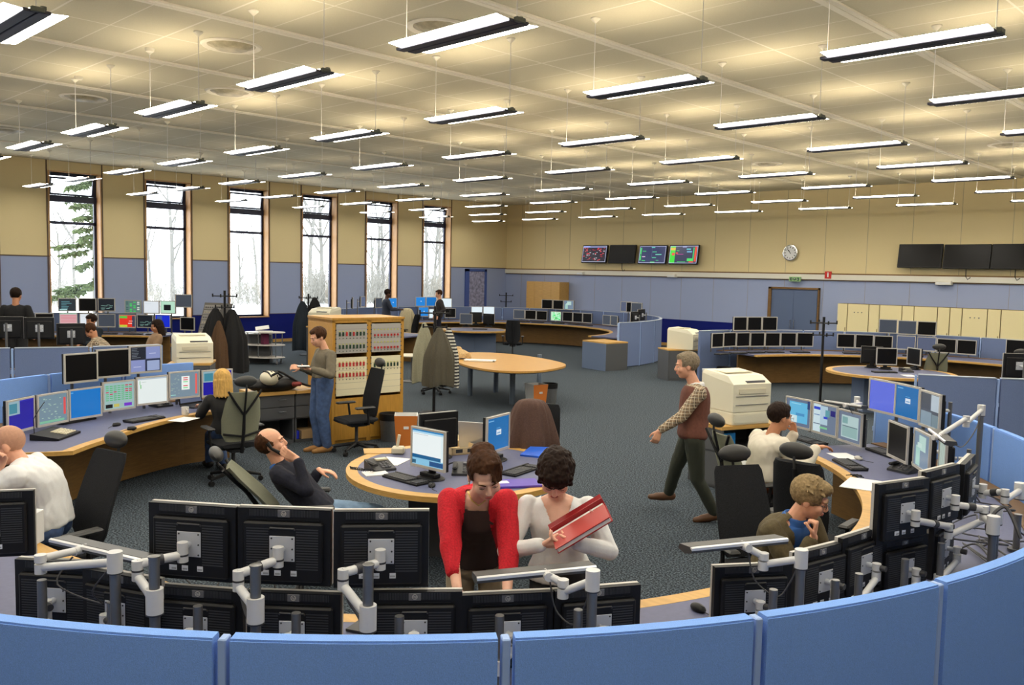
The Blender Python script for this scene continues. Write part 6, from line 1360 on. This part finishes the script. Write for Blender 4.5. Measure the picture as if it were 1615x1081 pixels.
# 5 blonde woman seated, back to us
pel = PD(356, 686, 10.2); pel.z = .56; F5 = (-rt*.55+fw*.7).normalized()
pr, h5, A5, b5 = person('blonde woman in black top and jeans seated at the left console, seen from behind', dict(pel=pel, neck=PD(352, 622, 10.1), head=PD(350, 600, 10.08), F=F5, face=F5-UPV*.15, s=.96,
    handL=(PD(318, 640, 10.35), F5, -UPV, .3), handR=(PD(345, 648, 10.6), F5, -UPV, .3), footL=P(330, 738)+UPV*.085, footR=P(352, 742)+UPV*.085, kneeL=F5+UPV, kneeR=F5+UPV, bend=.03),
    dict(hair='long', hairm=HBL, skin='fair', fem=True), dict(top=BTR, topname='black_top', sleeve=1.0, g=.016, hem=-.05, legs=JNS, fit=1.05), .011)
# 6 man on the phone, reclining
pel = PD(503, 806, 6.9); F6 = (rt*.95+fw*.25).normalized()
pr, h6, A6, b6 = person('balding man in navy jumper reclining, phone at his ear', dict(pel=pel, neck=PD(440, 731, 6.95), head=PD(428, 700, 6.9), F=F6, face=F6*.85+UPV*.25-fw*.1, hup=UPV-F6*.35, s=1.0, XS=fw,
    handR=(PD(468, 724, 6.72), UPV*.45-rt*.95+fw*.05, fw*.8+UPV*.1, .35), handL=(PD(503, 742, 7.1), rt*.9-UPV*.1, -UPV, .3), elbR=rt*.5-UPV*.8-fw*.3, elbL=-UPV, footL=floor_at(PD(575, 800, 7.0), .02, .05), footR=floor_at(PD(560, 810, 6.8), .0, -.05), kneeL=UPV, kneeR=UPV, toeL=rt, toeR=rt),
    dict(hair='fringe', hairm=HBR, skin='fair'), dict(top=NVJ, sleeve=.93, g=.02, hem=-.05, wr=.008, legs=JNL, fit=1.12, layers=[('shirt_collar', BLS, .0, lambda p, k: (lambda x, f, u: u < -.03)(*comp(p, k)), dict(lo=.9, hi=1.0, collar=True))]), .009)
t = thing('phone_handset', 'dark telephone handset held at the ear of the reclining man', 'handset', h6(-.098, .01, -.02)+b6, 0); MB().tube([h6(-.092, -.01, .03)-h6(-.098, .01, -.02), (0, 0, 0), h6(-.09, .06, -.075)-h6(-.098, .01, -.02)], [.018, .012, .016], 8).build('grip', BLK, t, True)
# 7 man in white T-shirt at the left edge
pel = PD(80, 826, 6.05); F7 = (-rt*.95-fw*.15).normalized()
pr, h7, A7, b7 = person('shaven-headed man in white T-shirt hunched on a chair at the left edge', dict(pel=pel, neck=PD(34, 728, 5.95), head=PD(12, 703, 5.95), F=F7, face=F7-UPV*.35-fw*.1, hup=UPV+F7*.2, s=1.04, bend=.06,
    handL=(PD(-2, 742, 5.75), UPV*.8+rt*.2, -fw*.6, .6), handR=(PD(-25, 770, 6.2), F7-UPV*.3, -UPV, .3), elbL=-UPV-fw*.4, elbR=-UPV, footL=floor_at(PD(0, 860, 5.9), 0, -.12), footR=floor_at(PD(0, 860, 5.9), 0, .1), kneeL=F7+UPV, kneeR=F7+UPV),
    dict(hair='stubble', hairm=HST, skin='fair'), dict(top=WTP, topname='white_t_shirt', sleeve=.05, g=.028, hem=-.08, wr=.010, legs=JNS, fit=1.05), .009)
# 8 man in white shirt right
pel = PD(1203, 752, 7.95); F8 = (rt*.92+fw*.3).normalized()
pr, h8, A8, b8 = person('dark-haired man in a pale shirt sitting before the right console, hand at his mouth', dict(pel=pel, neck=PD(1216, 686, 7.92), head=PD(1230, 658, 7.88), F=F8, face=F8-UPV*.12, s=1.0, bend=.03,
    handR=(PD(1288, 705, 7.75), rt+fw*.2, -UPV, .3), handL=(PD(1254, 683, 8.0), UPV*.8-rt*.25, -rt*.4-fw*.2, .7), elbR=-UPV-fw*.3, elbL=-UPV*.8+rt*.3, footL=floor_at(PD(1265, 790, 8.0), 0, .12), footR=floor_at(PD(1262, 790, 8.0), 0, -.1), kneeL=UPV+F8, kneeR=UPV+F8),
    dict(hair='short', hairm=HDK, skin='tan', glasses=CHR), dict(top=BSH, topname='pale_shirt', sleeve=.95, g=.03, hem=-.08, wr=.010, legs=CRD, fit=1.1, shoes=BSHO), .010)
# 9 man with glasses
pel = PD(1222, 905, 5.75); pel.z = .56; F9 = (rt*.6-fw*.8).normalized()
pr, h9, A9, b9 = person('man with glasses and olive jacket over blue shirt, chin on his fist', dict(pel=pel, neck=PD(1252, 818, 5.62), head=PD(1278, 786, 5.55), F=F9, face=rt*.85-fw*.35-UPV*.32, hup=UPV+F9*.15, s=1.04, bend=.03,
    handR=(PD(1283, 848, 5.38), UPV*.95+rt*.15, -rt*.6+fw*.3, 1.25), handL=(PD(1318, 880, 5.5), rt*.4-fw*.8, -UPV, .3), elbR=-UPV-rt*.0-fw*.2, elbL=-UPV+rt*.4, footL=floor_at(PD(1290, 900, 5.9), 0, .1), footR=floor_at(PD(1285, 900, 5.7), 0, -.1), kneeL=UPV+F9, kneeR=UPV+F9, shw=.19),
    dict(hair='messy', hairm=HSA, skin='fair', glasses=mat('dark_spectacles', (.06, .03, .02), .3), belly=.01), dict(top=OLJ, topname='jacket', sleeve=.93, g=.030, hem=-.08, wr=.008, cut=lambda p, k: (lambda x, f, u: f > .02 and abs(x) < .075+max(0, u+.1)*.3 and u > -.45)(*comp(p, k)), legs=NVJ, fit=1.05,
    layers=[('blue_shirt', BLS, .014, None, dict(lo=-.05, hi=.97)), ('shirt_collar', BLS, .0, lambda p, k: (lambda x, f, u: u < -.03)(*comp(p, k)), dict(lo=.9, hi=1.0, collar=True))]), .008)
# ---- people farther away
def stand(px, py_top, dep, F, label, look, cloth, s=1.0, hands='pocket', lean=0):
    top = PD(px, py_top, dep); F = Vector(F).normalized(); X = UPV.cross(F); hz = top.z-.10*s; head = Vector((top.x, top.y, hz)); N = head-UPV*.17*s-F*.03-F*lean*.3; pl = Vector((top.x, top.y, hz-.66*s))-F*lean
    hd = {}
    for k, sg in (('L', 1), ('R', -1)):
        w = pl+X*sg*(.24 if hands == 'pocket' else .18)*s+(F*.08+UPV*.02 if hands == 'pocket' else F*.36+UPV*.18); hd[k] = (w, -UPV+F*.2 if hands == 'pocket' else F, -X*sg, .4)
    return person(label, dict(pel=pl, neck=N, head=head, F=F, face=F-UPV*.2, s=s, handL=hd['L'], handR=hd['R'], footL=Vector((pl.x, pl.y, .08))+X*.1, footR=Vector((pl.x, pl.y, .08))-X*.1), look, cloth, .016)
stand(25, 457, 16.0, -rt*.2+fw, 'dark-haired man in black top standing at the far left console, back to us', dict(hair='short', hairm=HDK, skin='tan'), dict(top=DKC, topname='black_top', g=.02, legs=BTR), 1.06)
stand(612, 458, 26.6, rt*.9+fw*.3, 'man in dark grey shirt standing right of the pale monitors, far corner console', dict(hair='short', hairm=HDK, skin='dark'), dict(top=mat('slate_shirt', srgb(46, 52, 66), .9), topname='grey_shirt', g=.02, legs=BTR), 1.0, 'fwd', .05)
stand(692, 459, 26.9, -rt*.9-fw*.3, 'man in open dark jacket over white shirt standing near the far blue screens', dict(hair='short', hairm=HBR, skin='fair'), dict(top=mat('dark_grey_jacket', srgb(48, 44, 44), .9), topname='jacket', g=.024, legs=NVJ, cut=lambda p, k: (lambda x, f, u: f > .03 and abs(x) < .06)(*comp(p, k)), layers=[('white_shirt', WTP, .01, None, dict(lo=0, hi=.98))]), 1.0)
def sit(px, py, dep, F, label, look, cloth, s=1.0, lean=0, face=None, tw=0):
    head = PD(px, py, dep); F = Vector(F).normalized(); X = UPV.cross(F); N = head-UPV*.15*s-F*.04; pl = N-UPV*.46*s-F*lean; pl.z = max(pl.z, .55); hd = {k: (N+F*.38-UPV*.3+X*sg*.14, F, -UPV, .3) for k, sg in (('L', 1), ('R', -1))}
    return person(label, dict(pel=pl, neck=N, head=head, F=F, face=Vector(face) if face else F-UPV*.2, s=s, handL=hd['L'], handR=hd['R'], footL=Vector((pl.x, pl.y, .08))+F*.5+X*.1, footR=Vector((pl.x, pl.y, .08))+F*.5-X*.1, kneeL=UPV+F, kneeR=UPV+F), look, cloth, .014)
sit(143, 522, 15.6, -rt*.9-fw*.3, 'person in brown plaid shirt bending over papers at the far left console', dict(hair='short', hairm=HBR, skin='tan'), dict(top=PLAID, topname='plaid_shirt', g=.02, legs=BTR), 1.0, .42, face=-rt*.6-UPV*.7-fw*.2)
sit(144, 506, 18.2, -rt*.3-fw*.8, 'curly-haired person in dark top behind the one in plaid, far left console', dict(hair='messy', hairm=HDK, skin='tan'), dict(top=DKN, topname='dark_top', g=.02, legs=BTR), 1.0, 0)
sit(247, 515, 17.2, -rt*.8-fw*.5, 'person with long dark hair and tan top leaning back at the far left console', dict(hair='long', hairm=HDK, skin='tan', fem=True), dict(top=mat('tan_top', srgb(150, 122, 96), .85), topname='tan_top', g=.018, legs=OLS), 1.0, -.25)
# ================================================================ outside the windows
struct('ground', MB().box((-160, -90, -.7), (X0-.6, 120, -.3)), mat('pale_ground', (.72, .73, .72), .95, noise=.08, scale=.4))
BARK = mat('grey_bark', (.16, .155, .14), .9); TWIG = mat('twigs', (.22, .21, .18), .9); NEED = mat('conifer_needles', (.06, .085, .03), .9, noise=.5, scale=3)
def bare_tree(q, h, seed, lab):
    rnd = seeded(seed); t = thing('bare_tree', lab, 'tree', q, 0, 'bare trees beyond the windows'); tr = MB(); tw = MB()
    def grow(p, d, L, r, lv):
        d2 = (d+Vector((rnd.uniform(-.12, .12), rnd.uniform(-.12, .12), rnd.uniform(-.02, .1)))).normalized(); m = p+d*L*.5; e = m+d2*L*.5
        (tr if lv < 2 else tw).tube([p, m, e], [r, r*.8, r*.6], 5 if lv < 2 else 3)
        if lv >= 4: return
        for i in range(rnd.choice([2, 3]) if lv else 6):
            f = rnd.uniform(.35, 1) if lv else rnd.uniform(.3, 1); b = p+(e-p)*f; a = rnd.uniform(0, 6.28); u = Vector((math.cos(a), math.sin(a), 0)); grow(b, (d2*rnd.uniform(.4, 1)+u*rnd.uniform(.5, 1)+UPV_*.3).normalized(), L*rnd.uniform(.42, .62), r*.42, lv+1)
    grow(Vector((0, 0, 0)), Vector((rnd.uniform(-.06, .06), rnd.uniform(-.06, .06), 1)), h*.6, h*.014, 0)
    tr.build('trunk', BARK, t); tw.build('twigs', TWIG, t)
UPV_ = Vector((0, 0, 1))
TD = [('leaning bare tree in the first window', 92), ('slim bare tree in the first window', 118), ('bare tree filling the second window, left', 238), ('bare tree filling the second window, right', 272), ('pale bare tree in the third window', 378), ('second bare tree in the third window', 405),
      ('forked bare tree in the fourth window', 488), ('dense bare tree in the fourth window', 508), ('bare tree in the fifth window, left', 588), ('bare tree in the fifth window, right', 606), ('slanting bare tree in the sixth window', 674), ('bare tree in the sixth window, right', 694), ('second slim bare tree in the fifth window', 597), ('thin bare tree in the middle of the sixth window', 684)]
for i, (lab, px) in enumerate(TD):
    q = PX(px, 450, -62-9*(i % 3)); q.z = -.3; bare_tree(q, 11+1.5*(i % 4)-(3 if px < 450 else 0), 40+i, lab)
q = PX(150, 440, -40); q.z = -.3; rnd = seeded(5)
t = thing('conifer', 'green conifer with drooping branches in the first window', 'tree', q); MB().tube([(0, 0, 0), (.05, 0, 5), (0, 0, 9.5)], [.14, .09, .02], 8).build('trunk', BARK, t)
n_ = MB()
for i in range(46):
    z = 1.6+i*.165; R_ = max(.5, 2.1*(1-(z-1.5)/9.5)); a = rnd.uniform(0, 6.28); e = Vector((math.cos(a)*R_, math.sin(a)*R_, z-R_*.18))
    n_.tube([(0, 0, z), tuple(e*.5+Vector((0, 0, z*.5+.1))), tuple(e)], .02, 3)
    for j in range(60):
        f = rnd.uniform(.25, 1.02); p = Vector((0, 0, z)).lerp(e, f); s_ = rnd.uniform(.14, .36); dv = Vector((rnd.uniform(-1, 1), rnd.uniform(-1, 1), rnd.uniform(-.9, .1))).normalized()*s_; n_.tube([p, p+dv*.6, p+dv], [.045, .06, .01], 4)
n_.build('needle_sprays', NEED, t)
for i, (a, b, n0, hh) in enumerate(((480, 525, 260, 3.6), (576, 620, 260, 3.8), (664, 705, 240, 3.4), (362, 420, 130, 2.4), (228, 296, 110, 2.2), (80, 112, 60, 2.6))):
    rnd = seeded(80+i); m_ = MB(); q0 = None
    for j in range(n0):
        q = PX(rnd.uniform(a, b), 450, -58-rnd.uniform(0, 10)); q.z = -.3; q0 = q0 or q; h = hh*rnd.uniform(.5, 1); d = Vector((rnd.uniform(-.5, .5), rnd.uniform(-.5, .5), 1))*h; m_.tube([q, q+d*.5+Vector((0, rnd.uniform(-.2, .2), 0)), q+d], [.03, .02, .008], 3)
        for k_ in range(3): c = q+d*rnd.uniform(.3, .9); m_.tube([c, c+Vector((rnd.uniform(-.6, .6), rnd.uniform(-.6, .6), rnd.uniform(.1, .6)))], .012, 3)
    tag(m_.build('undergrowth', TWIG, None), 'tangle of bare undergrowth seen through window %s' % (ORD[7-i] if i < 6 else ''), 'undergrowth', 'bare undergrowth outside', 'stuff')
